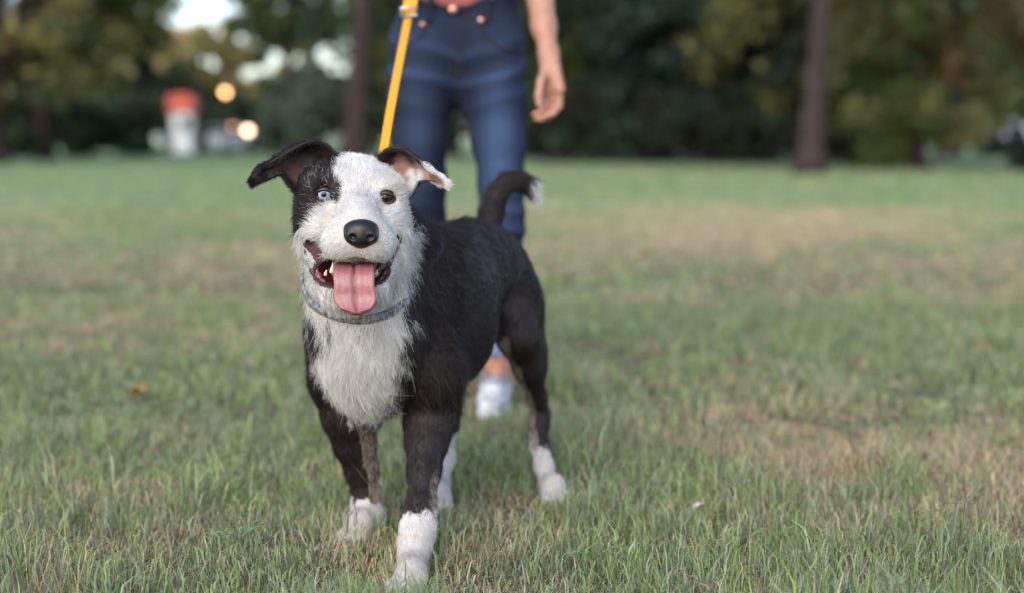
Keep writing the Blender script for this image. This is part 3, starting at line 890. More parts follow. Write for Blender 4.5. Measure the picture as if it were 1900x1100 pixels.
BN = vnormals(BV, BQ)
wh, rg, tn, _, _ = coat(BV, BN)
Cc = np.where(wh[:, None], [0.38, 0.355, 0.345], [0.012, 0.0085, 0.009])
Cc = np.where(tn[:, None], [0.13, 0.105, 0.085], Cc)
md = mouth_d(BV)
inm = (md < 0.004)
bx_, by_ = proj(BV)
Cc = np.where(inm[:, None], [0.085, 0.020, 0.020], Cc)
lipm = (md >= 0.0015) & (md < 0.0065) & (rg == TAGS.index('head'))
Cc = np.where(lipm[:, None], [0.025, 0.016, 0.017], Cc)
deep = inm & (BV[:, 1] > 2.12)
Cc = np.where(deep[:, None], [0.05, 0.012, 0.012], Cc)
for q_, (c_, er, _) in enumerate(SOCK):
    ed_ = np.linalg.norm(BV - c_, axis=1) < er * 1.28
    Cc[ed_] = [[0.012, 0.009, 0.009], [0.05, 0.028, 0.027]][q_]
# pink-grey skin round the mouth, chin and eyes
m_skin = tinted('dog_skin', 0.62, 0.3)
body = mesh_obj('body', BV, BQ, m_skin, dog, colors=Cc)

# ---- fur
def sample(V, Q, n, w=None):
    tri = np.concatenate([Q[:, [0, 1, 2]], Q[:, [0, 2, 3]]])
    a = np.linalg.norm(np.cross(V[tri[:, 1]] - V[tri[:, 0]], V[tri[:, 2]] - V[tri[:, 0]]), axis=1)
    if w is not None: a = a * w[tri].mean(1)
    c = np.cumsum(a); t = np.searchsorted(c, rng.random(n) * c[-1])
    r1 = np.sqrt(rng.random(n)); r2 = rng.random(n)
    b = np.stack([1 - r1, r1 * (1 - r2), r1 * r2], 1)
    tr = tri[np.minimum(t, len(tri) - 1)]
    return (V[tr] * b[..., None]).sum(1), (BN[tr] * b[..., None]).sum(1)

# density: dense on the head and chest, lighter on the far side
dens = np.ones(len(BV))
dens[rg == TAGS.index('head')] = 3.6
dens[rg == TAGS.index('chest')] = 2.6
dens[rg == TAGS.index('neck')] = 1.8
for t_ in ('leg_fl', 'leg_fr'): dens[rg == TAGS.index(t_)] = 1.7
dens[BN[:, 1] > 0.5] *= 0.35
NF = 250000
FP, FN = sample(BV, BQ, NF, dens)
FN /= np.linalg.norm(FN, axis=1, keepdims=True) + 1e-9
keep = mouth_d(FP) > 0.0035
for (c_, er, _) in SOCK:
    keep &= np.linalg.norm((FP - c_) * [1, 1, 1.15], axis=1) > er * 1.12
LIPL = np.concatenate([spline([P(565, 434, 2.134), P(568, 468, 2.134), P(580, 506, 2.126), P(598, 532, 2.110), P(620, 549, 2.096)], 24),
                       spline([P(736, 442, 2.130), P(727, 474, 2.124), P(714, 508, 2.112), P(698, 528, 2.098), P(684, 540, 2.09)], 24)])
keep &= np.min(np.linalg.norm(FP[:, None, [0, 2]] - LIPL[None][:, :, [0, 2]], axis=2) + 0.5 * np.maximum(0, np.abs(FP[:, None, 1] - LIPL[None, :, 1]) - 0.02), axis=1) > 0.0068
NOSEC = P(670, 432, 2.026)
keep &= np.linalg.norm((FP - NOSEC) * [1, 0.6, 1.1], axis=1) > 0.026
FP, FN = FP[keep], FN[keep]
fw, fr, ft, fpx, fpy = coat(FP, FN, 3.0)
n_ = len(FP)
def TG(t): return fr == TAGS.index(t)
# groom direction and length
g = np.zeros((n_, 3)); L = np.full(n_, 0.014); lift = np.full(n_, 0.35); rad = np.full(n_, 0.00030)
g[:] = np.array([0.40, 0.85, -0.30])                          # body: backwards and a little down
hd = TG('head')
away = FP - P(668, 425, 2.05)
g[hd] = away[hd] * [1, 1, 1] + np.array([0, 0.03, 0.0])
rn = np.linalg.norm(away, axis=1)
L[hd] = np.clip(0.0054 + (rn[hd] - 0.03) * 0.11, 0.0054, 0.0145)
lift[hd] = 0.28
fore = hd & (fpy < 345)
g[fore] = np.array([0, 0.3, 0.8]) + (FP[fore] - P(655, 345, 2.14)) * [6, 0, 0]
L[fore] = 0.010
ruff = (hd | TG('neck')) & (((fpx < 575) | (fpx > 742)) & (fpy > 420) & (fpy < 560))
sgn = np.where(fpx < 660, -1.0, 1.0)
g[ruff] = np.stack([0.8 * sgn, np.full(n_, 0.25), np.full(n_, -0.75)], 1)[ruff]
L[ruff] = 0.011 + 0.013 * rng.random(ruff.sum()); lift[ruff] = 0.42
chin = hd & (fpy > 520)
g[chin] = [0, 0.15, -1]; L[chin] = 0.019
ch = (TG('chest') | TG('neck') | (TG('trunk') & fw)) & (fpy > 500) & (FN[:, 1] < 0.2)
g[ch] = np.stack([(fpx - 672) / 260.0, np.zeros(n_) - 0.05, np.full(n_, -1.0)], 1)[ch]
L[ch] = 0.014 + 0.013 * rng.random(ch.sum()); lift[ch] = 0.34
L[ch & (fpy > 720)] *= 1.15
nk = TG('neck') & ~ch & ~ruff
g[nk] = [0.3, 0.5, -0.6]; L[nk] = 0.022
tr_ = (TG('trunk') | TG('leg_fl')) & (fpy < 740) & ~fw & ~ch
L[tr_] = 0.020 + 0.010 * rng.random(tr_.sum()); lift[tr_] = 0.22
sh = tr_ & (fpx < 850)
g[sh] = [0.45, 0.45, -0.85]; L[sh] *= 1.25
for t_ in ('leg_fl', 'leg_fr', 'leg_rl', 'leg_rr'):
    lo = TG(t_) & (fpy > 740 if t_ in ('leg_fl', 'leg_fr') else fpy > 560)
    g[lo] = [0.05, 0.15, -1.0]; L[lo] = 0.011; lift[lo] = 0.24
    pw = TG(t_) & (FP[:, 2] < 0.07)
    g[pw] = [0, -0.4, -0.8]; L[pw] = 0.0075; lift[pw] = 0.26
el = TG('leg_fl') & (fpx > 815) & (fpy > 740) & (fpy < 800)
L[el] = 0.016
tl = TG('tail'); g[tl] = [0.5, 0.1, 0.4]; L[tl] = 0.014
tip = tl & (fpx > 975); g[tip] = [0.35, 0.05, -1.0]; L[tip] = 0.026
rump = TG('trunk') & (fpx > 850); L[rump] = 0.012; lift[rump] = 0.2
COL_C = P(664, 512, 2.258); COL_UP = np.array([0.02, -0.52, 0.85]); COL_UP /= np.linalg.norm(COL_UP)
cdp = np.abs((FP - COL_C) @ COL_UP)
under = (TG('neck') | TG('chest') | (hd & (fpy > 500))) & (cdp < 0.006)
L[under] = 0.003; lift[under] = 0.05
# clumping noise so that the coat separates into tufts
cl = np.stack([vnoise(FP + s_, 55) - 0.5 for s_ in (0, 7, 13)], 1)
cl2 = np.stack([vnoise(FP + s_, 160) - 0.5 for s_ in (3, 17, 23)], 1)
amp = np.where(hd, 0.75, 1.2); amp[ch | ruff] = 1.45
g /= np.linalg.norm(g, axis=1, keepdims=True) + 1e-9
g += amp[:, None] * (cl * 0.8 + cl2 * 0.7) + rng.normal(0, 0.16, (n_, 3))
g -= (g * FN).sum(1, keepdims=True) * FN
g /= np.linalg.norm(g, axis=1, keepdims=True) + 1e-9
L *= 0.7 + 0.6 * rng.random(n_)
wild = rng.random(n_) < 0.03
lift[wild] += 0.35; L[wild] *= 1.35
dirv = g + lift[:, None] * FN
dirv /= np.linalg.norm(dirv, axis=1, keepdims=True)
droop = g * 0.6 - FN * 0.25 + np.array([0, 0, -0.25]) * (L[:, None] > 0.018)
p0 = FP - FN * 0.001
curl = rng.normal(0, 0.18, (n_, 3))
p1 = p0 + dirv * (L * 0.5)[:, None]
p2 = p1 + (dirv * 0.6 + droop * 0.55 + curl) * (L * 0.5)[:, None]
pts = np.stack([p0, p0 * 0.5 + p1 * 0.5 + FN * (0.04 * L)[:, None], p1, p2], 1)
thick = np.where(hd, 0.00032, 0.00032)
rr = thick[:, None] * np.array([1.0, 0.9, 0.65, 0.12])[None]
u_ = rng.random(n_)
colr = np.where(fw[:, None], np.array([0.80, 0.80, 0.79]) * ((0.62 + 0.40 * u_) * (0.80 + 0.36 * vnoise(FP, 45)))[:, None],
                np.array([0.0125, 0.0085, 0.0090]) * (0.5 + 1.3 * u_)[:, None])
brown = (~fw) & (rng.random(n_) < 0.12)
colr[brown] = np.array([0.038, 0.025, 0.021])
ft &= rng.random(n_) < 0.62
colr[ft] = np.array([0.34, 0.30, 0.255]) * (0.7 + 0.6 * u_[ft])[:, None]
# grey speckles: a few dark hairs in the white coat at neck and collar, white ones along the patch
spk = fw & (TG('neck') | (hd & (fpy > 505))) & (rng.random(n_) < 0.09)
colr[spk] = [0.10, 0.09, 0.085]
cre = fw & ch & (rng.random(n_) < 0.25)
colr[cre] = np.array([0.56, 0.54, 0.49])
edge = (~fw) & hd & (fpx > 570) & (fpy > 300) & (rng.random(n_) < 0.05)
colr[edge] = [0.4, 0.4, 0.4]
muz = fw & hd & (np.linalg.norm(FP - P(668, 466, 2.06), axis=1) < 0.024) & (rng.random(n_) < 0.75)
colr[muz] = [0.09, 0.07, 0.068]

dirt = fw & (FP[:, 2] < 0.06)
colr[dirt] *= np.array([0.80, 0.74, 0.66]) * (0.75 + 0.25 * np.clip(FP[dirt, 2] / 0.06, 0, 1))[:, None]
def fur_mat():
    m = bpy.data.materials.new('fur')
    m.use_nodes = True
    nt = m.node_tree; nt.nodes.clear()
    out = nt.nodes.new('ShaderNodeOutputMaterial')
    a = nt.nodes.new('ShaderNodeAttribute'); a.attribute_name = 'strand_color'
    b = nt.nodes.new('ShaderNodeBsdfPrincipled')
    b.inputs['Roughness'].default_value = 0.37
    b.inputs['Specular IOR Level'].default_value = 0.45
    nt.links.new(a.outputs['Color'], b.inputs['Base Color'])
    t = nt.nodes.new('ShaderNodeBsdfTranslucent')
    nt.links.new(a.outputs['Color'], t.inputs['Color'])
    mx = nt.nodes.new('ShaderNodeMixShader'); mx.inputs[0].default_value = 0.3
    nt.links.new(b.outputs[0], mx.inputs[1]); nt.links.new(t.outputs[0], mx.inputs[2])
    nt.links.new(mx.outputs[0], out.inputs['Surface'])
    return m
M_FUR = fur_mat()

def hair_obj(name, pts, radii, colors, parent, origin):
    n, k = pts.shape[:2]
    hc = bpy.data.hair_curves.new(name)
    hc.add_curves([k] * n)
    hc.attributes['position'].data.foreach_set('vector', (pts - np.asarray(origin)).astype(np.float32).ravel())
    ra = hc.attributes.get('radius') or hc.attributes.new('radius', 'FLOAT', 'POINT')
    ra.data.foreach_set('value', radii.astype(np.float32).ravel())
    ca = hc.attributes.new('strand_color', 'FLOAT_COLOR', 'CURVE')
    c4 = np.ones((n, 4), np.float32); c4[:, :3] = colors
    ca.data.foreach_set('color', c4.ravel())
    hc.materials.append(M_FUR)
    o = bpy.data.objects.new(name, hc)
    link(o); o.parent = parent
    return o
fur = hair_obj('fur', pts, rr, colr, dog, dog_base)
tag(fur, kind='stuff')

# ---- eyes
def eye_mat(name, iris, ring, pupil_r):
    m, nt, b = new_mat(name)
    tc = nt.nodes.new('ShaderNodeTexCoord')
    sx = nt.nodes.new('ShaderNodeSeparateXYZ')
    nt.links.new(tc.outputs['Object'], sx.inputs[0])
    # distance from the gaze axis (object -Y)
    cx = nt.nodes.new('ShaderNodeCombineXYZ')
    nt.links.new(sx.outputs[0], cx.inputs[0]); nt.links.new(sx.outputs[2], cx.inputs[1])
    ln = nt.nodes.new('ShaderNodeVectorMath'); ln.operation = 'LENGTH'
    nt.links.new(cx.outputs[0], ln.inputs[0])
    mr = nt.nodes.new('ShaderNodeMath'); mr.operation = 'DIVIDE'; mr.inputs[1].default_value = 0.0128
    nt.links.new(ln.outputs['Value'], mr.inputs[0])
    r = nt.nodes.new('ShaderNodeValToRGB')
    e = r.color_ramp.elements
    e[0].position = 0.0; e[0].color = (0.004, 0.004, 0.005, 1)
    e[1].position = pupil_r; e[1].color = (0.004, 0.004, 0.005, 1)
    for pos, c in ((pupil_r + 0.05, iris), (0.55, iris), (0.64, ring), (0.70, (0.01, 0.009, 0.009)), (0.80, (0.03, 0.022, 0.02))):
        q = e.new(pos); q.color = tuple(c) + (1,)
    nt.links.new(mr.outputs[0], r.inputs[0])
    nt.links.new(r.outputs[0], b.inputs['Base Color'])
    b.inputs['Roughness'].default_value = 0.05
    b.inputs['Specular IOR Level'].default_value = 0.3
    return m
eye_mats = [eye_mat('eye_blue', (0.20, 0.27, 0.33), (0.40, 0.47, 0.52), 0.30), eye_mat('eye_brown', (0.030, 0.014, 0.008), (0.016, 0.009, 0.007), 0.40)]
m_lid = simple('eyelid', (0.012, 0.009, 0.009), 0.35, 0.5)
m_lidp = simple('eyelid_pink', (0.022, 0.012, 0.012), 0.4, 0.5)
for (c_, er, _), em, lab, rl in zip(SOCK, eye_mats, ('pale blue eye in the black patch', 'dark brown eye on the white side'), (m_lid, m_lidp)):
    V_, F_ = ball((0, 0, 0), er)
    e_o = mesh_obj('eye', V_, F_, em, dog, origin=(0, 0, 0))
    e_o.location = tuple(c_ - dog_base)
    e_o['label'] = lab
    # almond lids hugging the ball
    a_ = np.linspace(0, 2 * np.pi, 40)
    lx = 1.03 * np.cos(a_); lz = (0.64 * np.sin(a_) - 0.06) * (1 - 0.30 * np.abs(np.cos(a_)) ** 2)
    ly = -np.sqrt(np.clip(1.1 - lx ** 2 - lz ** 2, 0.05, None))
    pth = np.stack([lx, ly, lz], 1) * er * 1.02
    tv, tf = tube(pth, 0.0017 + 0.0012 * np.clip(np.sin(a_), 0, 1), 8, cap=False)
    lid = mesh_obj('eyelid', tv, tf, rl, e_o, origin=(0, 0, 0))

# ---- nose
NO = [Ell(P(670, 426, 2.036), (0.0255, 0.020, 0.0150), 0.006, tag='n'),
      Ell(P(670, 443, 2.034), (0.0185, 0.018, 0.0150), 0.010, tag='n'),
      Ell(P(651, 438, 2.030), (0.0095, 0.013, 0.0105), 0.006, tag='n'),
      Ell(P(690, 439, 2.030), (0.0095, 0.013, 0.0105), 0.006, tag='n'),
      Ell(P(654, 441, 2.016), (0.0052, 0.0055, 0.0038), 0.003, Matrix.Rotation(R(25), 3, 'Y').to_euler().to_quaternion(), tag='n', sub=True),
      Ell(P(687, 442, 2.016), (0.0052, 0.0055, 0.0038), 0.003, Matrix.Rotation(R(-25), 3, 'Y').to_euler().to_quaternion(), tag='n', sub=True),
      Cone(P(670, 440, 2.008), P(670, 470, 2.014), 0.0012, 0.002, 0.003, 1.0, 'n')]
NO[-1].sub = True
nv, nq = Field(NO, 0.0009).mesh(2)
m_nose = simple('nose_leather', (0.006, 0.0055, 0.006), 0.40, 0.4, bump=(900, 0.35, 0.0006))
mesh_obj('nose', nv, nq, m_nose, dog)

# ---- tongue
cen = spline([P(655, 496, 2.125), P(656, 494, 2.085), P(657, 503, 2.055), P(657, 525, 2.043), P(659, 552, 2.041), P(661, 572, 2.034), P(662, 580, 2.029)], 30)
wid = spline([[0.024], [0.029], [0.0295], [0.0290], [0.0305], [0.0235], [0.010]], 30)[:, 0]
T_ = np.gradient(cen, axis=0); T_ /= np.linalg.norm(T_, axis=1, keepdims=True)
side = np.array([1, 0, 0.0])
tv = []; tc_ = []
ns = 56
for i in range(30):
    nn = np.cross(side, T_[i]); nn /= np.linalg.norm(nn)
    if nn[1] > 0 and i > 8: nn = -nn
    if i <= 8 and nn[2] < 0: nn = -nn
    for j in range(ns):
        a = 2 * math.pi * j / ns
        s_, c_ = math.sin(a), math.cos(a)
        up = (abs(s_) ** 0.8) * (1 if s_ > 0 else -1) * 0.0055
        if s_ > 0:
            up -= 0.0038 * math.exp(-(c_ / 0.09) ** 2)      # groove
            up += 0.0035 * abs(c_) ** 3
        jitter = 0.0006 * math.sin(i * 0.9 + (2 if c_ > 0 else 0))
        tv.append(cen[i] + side * (wid[i] * c_ + jitter * abs(c_)) + nn * up)
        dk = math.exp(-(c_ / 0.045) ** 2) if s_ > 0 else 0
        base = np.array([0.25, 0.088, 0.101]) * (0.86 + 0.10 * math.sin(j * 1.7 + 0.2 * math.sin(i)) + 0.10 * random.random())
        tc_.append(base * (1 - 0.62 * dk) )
tf = []
for i in range(29):
    for j in range(ns):
        tf.append((i * ns + j, i * ns + (j + 1) % ns, (i + 1) * ns + (j + 1) % ns, (i + 1) * ns + j))
tf.append(tuple(range(ns))); tf.append(tuple(range(29 * ns, 30 * ns)))
m_tongue = tinted('tongue', 0.34, 0.5)
_b = m_tongue.node_tree.nodes['Principled BSDF']
_b.inputs['Subsurface Weight'].default_value = 0.15
_b.inputs['Subsurface Radius'].default_value = (0.006, 0.002, 0.001)
_n = m_tongue.node_tree.nodes.new('ShaderNodeTexNoise'); _n.inputs['Scale'].default_value = 420
_tc = m_tongue.node_tree.nodes.new('ShaderNodeTexCoord')
_mp = m_tongue.node_tree.nodes.new('ShaderNodeMapping'); _mp.inputs['Scale'].default_value = (1, 1, 0.25)
_bp = m_tongue.node_tree.nodes.new('ShaderNodeBump'); _bp.inputs['Strength'].default_value = 0.7; _bp.inputs['Distance'].default_value = 0.0012
m_tongue.node_tree.links.new(_tc.outputs['Object'], _mp.inputs[0]); m_tongue.node_tree.links.new(_mp.outputs[0], _n.inputs['Vector'])
m_tongue.node_tree.links.new(_n.outputs['Fac'], _bp.inputs['Height']); m_tongue.node_tree.links.new(_bp.outputs[0], _b.inputs['Normal'])
mesh_obj('tongue', tv, tf, m_tongue, dog, colors=np.array(tc_))

# ---- lips, gums and teeth
m_lip = simple('lip_dark', (0.022, 0.012, 0.013), 0.35, 0.5, bump=(500, 0.6, 0.001))
m_gum = simple('lip_pink', (0.15, 0.045, 0.046), 0.32, 0.5, noise=(160, 0.45), bump=(420, 0.5, 0.001))
def surf_path(pp, y0=2.0, y1=2.2, off=0.0):
    pp = spline(pp, 26)
    return np.array([P(a, b, field.surf_y(a, b, y0, y1) + off) for a, b in pp])
def lip(pp, r, mat, off=-0.0005, wob=0.25, name='lip'):
    q = spline([P(*a) for a in pp], 30)
    rad_ = r * (np.sin(np.linspace(0.15, math.pi - 0.15, 30)) ** 0.5) * (1 + wob * np.sin(np.arange(30) * 1.9))
    v, f = tube(q, rad_, 8)
    return mesh_obj(name, v, f, mat, dog)
lip([(571, 446, 2.138), (576, 470, 2.136), (586, 503, 2.124), (602, 527, 2.107), (622, 543, 2.092)], 0.0052, m_gum)
lip([(565, 434, 2.134), (568, 468, 2.134), (580, 506, 2.126), (598, 532, 2.110), (620, 549, 2.096)], 0.0036, m_lip)
lip([(736, 442, 2.130), (727, 474, 2.124), (714, 508, 2.112), (698, 528, 2.098), (684, 540, 2.09)], 0.0050, m_lip, wob=0.35)
lip([(718, 478, 2.125), (710, 492, 2.112), (700, 503, 2.10)], 0.0058, m_gum)
m_tooth = simple('tooth', (0.62, 0.56, 0.42), 0.25, 0.5)
def tooth(px, py, Y, h, r):
    b = P(px, py + h / 2, Y); t = P(px + 2, py - h / 2, Y - 0.003)
    v, f = tube(spline([b, (b + t) / 2 + [0, -0.001, 0], t], 8), np.linspace(r, r * 0.2, 8), 8)
    mesh_obj('tooth', v, f, m_tooth, dog)
tooth(616, 497, 2.085, 18, 0.0042); tooth(689, 495, 2.08, 18, 0.004)
tooth(604, 506, 2.10, 9, 0.003); tooth(698, 505, 2.095, 9, 0.003)

# ---- ears: thin folded sheets
def ear(rows, nu, nv_, thick, mat, colf, name='ear', label=None, flip=False):
    """rows: list of rows of (px, py, Y); bicubic-ish resample"""
    rows = [spline([P(*q) for q in r], nu) for r in rows]
    A = np.array(rows)                       # (m, nu, 3)
    B = np.stack([spline(A[:, j], nv_) for j in range(nu)], 1)
    V = B.reshape(-1, 3)
    Q = np.array([(i * nu + j, i * nu + j + 1, (i + 1) * nu + j + 1, (i + 1) * nu + j) for i in range(nv_ - 1) for j in range(nu - 1)])
    if flip: Q = Q[:, ::-1]
    N = vnormals(V, Q)
    n = len(V)
    V2 = np.concatenate([V, V - N * thick])
    Q2 = [tuple(q) for q in Q] + [tuple(q[::-1] + n) for q in Q]
    bd = [(0 * nu + j, j + 1) for j in range(nu - 1)] + [(i * nu + nu - 1, (i + 1) * nu + nu - 1) for i in range(nv_ - 1)] + \
         [((nv_ - 1) * nu + j + 1, (nv_ - 1) * nu + j) for j in range(nu - 2, -1, -1)] + [((i + 1) * nu, i * nu) for i in range(nv_ - 2, -1, -1)]
    Q2 += [(b, a, a + n, b + n) for a, b in bd]
    uu, vv = np.meshgrid(np.linspace(0, 1, nu), np.linspace(0, 1, nv_))
    c = colf(uu.ravel(), vv.ravel())         # front (2 layers)
    o = mesh_obj(name, V2, Q2, mat, dog, colors=np.concatenate(c))
    if label: o['label'] = label
    return V, N, Q, uu.ravel(), vv.ravel(), c
m_ear = tinted('ear_skin', 0.6, 0.3)
BLK = np.array([0.014, 0.010, 0.011]); WHT = np.array([0.70, 0.70, 0.68]); PNK = np.array([0.20, 0.115, 0.095])

def mixc(a, b, w):
    w = np.clip(w, 0, 1)[:, None]
    return a * (1 - w) + b * w
def sst(x, a, b):
    t = np.clip((x - a) / (b - a), 0, 1)
    return t * t * (3 - 2 * t)
def ear_l(u, v):
    f = np.tile(BLK, (len(u), 1)); b = f.copy()
    f = mixc(f, PNK * 0.5, sst(u, 0.05, 0.2) * (1 - sst(u, 0.3, 0.5)) * (1 - sst(v, 0.35, 0.55)))
    return f, b
def ear_r(u, v):
    w_ = 0.08 * np.sin(v * 23) + 0.06 * np.sin(u * 31 + v * 9)
    f = np.tile(PNK * 1.25, (len(u), 1)); b = np.tile(BLK, (len(u), 1))
    f = mixc(f, WHT * 0.75, (1 - sst(u + w_, 0.15, 0.40)) * (1 - sst(v, 0.35, 0.55)))
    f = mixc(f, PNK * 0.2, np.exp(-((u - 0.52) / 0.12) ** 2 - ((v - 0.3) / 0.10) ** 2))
    f = mixc(f, np.tile(BLK, (len(u), 1)), sst(u + w_, 0.66, 0.80))
    f = mixc(f, np.tile(WHT, (len(u), 1)), sst(v + w_, 0.55, 0.68) * sst(u + w_, 0.35, 0.6))
    f = mixc(f, np.tile(WHT, (len(u), 1)), sst(v, 0.80, 0.92))
    b = mixc(b, np.tile(WHT, (len(u), 1)), sst(v + w_, 0.60, 0.72))
    return f, b
FLIP_L, FLIP_R = False, True
EARS = []
EARS.append(ear([[(550, 362, 2.165), (572, 335, 2.195), (602, 308, 2.205), (634, 296, 2.180)],
     [(534, 338, 2.155), (531, 304, 2.200), (558, 276, 2.205), (604, 270, 2.180)],
     [(524, 322, 2.148), (513, 303, 2.178), (531, 284, 2.185), (572, 266, 2.172)],
     [(501, 330, 2.135), (492, 314, 2.150), (498, 306, 2.155), (508, 302, 2.150)],
     [(483, 336, 2.130), (477, 328, 2.138), (478, 320, 2.142), (484, 312, 2.140)],
     [(469, 342, 2.127), (468, 340, 2.128), (468, 338, 2.129), (469, 334, 2.130)]], 26, 30, 0.0035, m_ear, ear_l, label='black half-pricked ear folded outwards', flip=FLIP_L))
EARS.append(ear([[(758, 368, 2.165), (735, 338, 2.195), (714, 314, 2.205), (700, 292, 2.180)],
     [(770, 346, 2.152), (762, 315, 2.200), (744, 290, 2.205), (724, 278, 2.175)],
     [(777, 336, 2.145), (775, 312, 2.175), (766, 294, 2.185), (748, 279, 2.168)],
     [(796, 335, 2.130), (796, 322, 2.140), (794, 312, 2.145), (784, 304, 2.150)],
     [(815, 340, 2.122), (816, 334, 2.127), (815, 328, 2.131), (810, 322, 2.134)],
     [(829, 344, 2.118), (830, 343, 2.119), (829, 341, 2.120), (828, 338, 2.122)]], 26, 30, 0.0035, m_ear, ear_r, label='ear with black back and white tip, pink inside', flip=FLIP_R))
ear_objs = [o for o in dog.children if o.name.startswith('ear')]
for (V_, N_, Q_, u_e, v_e, c_e), eo in zip(EARS, ear_objs):
    n = len(V_); nu = 26
    k = 9000
    i = rng.integers(0, n, k)
    sidef = rng.random(k) < 0.62
    nn = np.where(sidef[:, None], N_[i], -N_[i])
    base = V_[i] + rng.normal(0, 0.0012, (k, 3)) - np.where(sidef, 0, 0.0035)[:, None] * N_[i]
    nxt = V_[np.minimum(i + nu, n - 1)] - V_[np.maximum(i - nu, 0)]
    nxt /= np.linalg.norm(nxt, axis=1, keepdims=True) + 1e-9
    l = 0.004 + 0.004 * rng.random(k)
    edge_ = (u_e[i] < 0.06) | (u_e[i] > 0.94) | (v_e[i] > 0.93)
    l[edge_] *= 1.2
    inner = sidef & (v_e[i] < 0.6) & (u_e[i] < 0.7)
    l[inner] *= 0.45
    dv = nxt + 0.25 * nn + rng.normal(0, 0.22, (k, 3))
    dv /= np.linalg.norm(dv, axis=1, keepdims=True)
    pp = np.stack([base, base + dv * (l * 0.5)[:, None], base + dv * l[:, None] + np.array([0, 0, -0.1]) * l[:, None]], 1)
    cc = np.where(sidef[:, None], c_e[0][i], c_e[1][i]) * (0.75 + 0.5 * rng.random(k))[:, None]
    keep_ = ~(inner & (rng.random(k) < 0.75))
    h_ = hair_obj('ear_fur', pp[keep_], np.tile(np.array([0.00028, 0.00024, 0.00006]), (keep_.sum(), 1)), np.clip(cc[keep_], 0, 0.85), eo, dog_base)
    tag(h_, kind='stuff')
# whiskers and stray hairs
wk = []
for k in range(26):
    sgn_ = -1 if k % 2 else 1
    a = P(668 + sgn_ * random.uniform(18, 50), random.uniform(440, 472), 2.06)
    Ys = field.surf_y(*[float(t) for t in proj(a)], 2.0, 2.2)
    a = P(*[float(t) for t in proj(a)], Ys)
    d_ = np.array([sgn_ * random.uniform(0.5, 1.0), random.uniform(-0.3, 0.2), random.uniform(-0.7, 0.1)])
    l = random.uniform(0.02, 0.04)
    wk.append([a, a + d_ * l * 0.5, a + d_ * l + np.array([0, 0, -0.006])])
wk = np.array(wk)
tag(hair_obj('whiskers', wk, np.tile(np.array([0.00022, 0.00016, 0.00005]), (len(wk), 1)), np.tile([0.4, 0.4, 0.4], (len(wk), 1)), dog, dog_base), kind='stuff')
# claws
m_claw = simple('claw', (0.30, 0.25, 0.20), 0.35, 0.5)
for (c_, f_, rt_, _) in PAWS:
    for a, l in ((-0.026, 0.014), (-0.0095, 0.028), (0.0095, 0.028), (0.026, 0.014)):
        s_ = c_ + rt_ * a + f_ * (l + 0.022) + np.array([0, 0, 0.014]); e_ = s_ + f_ * 0.011 + np.array([0, 0, -0.009])
        v, f = tube(spline([s_, (s_ + e_) / 2 + [0, 0, 0.002], e_], 6), np.linspace(0.0035, 0.0008, 6), 6)
        mesh_obj('claw', v, f, m_claw, dog)

# ================================================================== the woman holding the leash
pers_base = np.array([ground_pt(860, 3.5)[0], 3.5, 0.0])
person = tag(empty('person', pers_base), 'person in dark blue jeans, pink top and white sneakers holding the yellow leash', 'person')
LEGL = [pr(790, 95, 3.48, 0.082), pr(779, 180, 3.46, 0.075), pr(778, 260, 3.46, 0.063), pr(785, 340, 3.48, 0.053), pr(789, 420, 3.51, 0.0515),
        pr(789, 510, 3.60, 0.052), pr(786, 590, 3.70, 0.044), pr(783, 650, 3.78, 0.040)]
LEGR = [pr(906, 95, 3.47, 0.082), pr(914, 180, 3.44, 0.074), pr(925, 260, 3.42, 0.062), pr(930, 340, 3.40, 0.052), pr(931, 420, 3.385, 0.050),
        pr(930, 510, 3.42, 0.051), pr(927, 590, 3.45, 0.043), pr(925, 640, 3.465, 0.040)]
J = chain(LEGL, 0.03, 1.0, 'j') + chain(LEGR, 0.03, 1.0, 'j')
J += [Ell(P(847, 95, 3.49), (0.152, 0.105, 0.12), 0.05, tag='j'),
      Ell(P(852, 30, 3.49), (0.139, 0.098, 0.11), 0.05, tag='j'),
      Ell(P(852, -10, 3.49), (0.134, 0.095, 0.06), 0.03, tag='j'),
      Ell(P(800, 110, 3.56), (0.085, 0.085, 0.10), 0.04, tag='j'), Ell(P(900, 110, 3.56), (0.085, 0.085, 0.10), 0.04, tag='j'),
      Ell(P(852, 0, 3.49) + np.array([0, 0, 0.062]), (0.3, 0.3, 0.045), 0.004, tag='j', sub=True),
      Ell(P(783, 668, 3.80), (0.08, 0.08, 0.022), 0.004, tag='j', sub=True),
      Ell(P(925, 672, 3.465), (0.08, 0.08, 0.032), 0.004, tag='j', sub=True)]
jv, jq = Field(J, 0.0045).mesh(2)
jn = vnormals(jv, jq)
jx, jy = proj(jv)
# creases: whiskers at the hips, stacks behind the knees
cre_ = (np.sin((jy + 0.35 * np.abs(jx - 850)) / 9.0 + 6 * vnoise(jv, 6)) * np.exp(-((jy - 130) / 55.0) ** 2)
        + 0.8 * np.sin(jy / 8.0 + 8 * vnoise(jv, 5)) * np.exp(-((jy - 420) / 60.0) ** 2)
        + 0.8 * np.sin(jy / 7.0 + 8 * vnoise(jv, 5)) * np.exp(-((jy - 600) / 60.0) ** 2))
jv = jv + jn * (0.0032 * cre_ + 0.008 * (vnoise(jv, 16) - 0.5))[:, None]
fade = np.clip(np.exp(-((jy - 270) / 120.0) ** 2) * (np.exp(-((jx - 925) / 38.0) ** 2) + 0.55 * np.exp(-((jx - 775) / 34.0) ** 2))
               + 0.45 * np.clip(cre_, 0, 1) + 0.35 * (vnoise(jv, 9) - 0.4) + 0.2 * np.exp(-((jy - 60) / 40.0) ** 2), 0, 1)
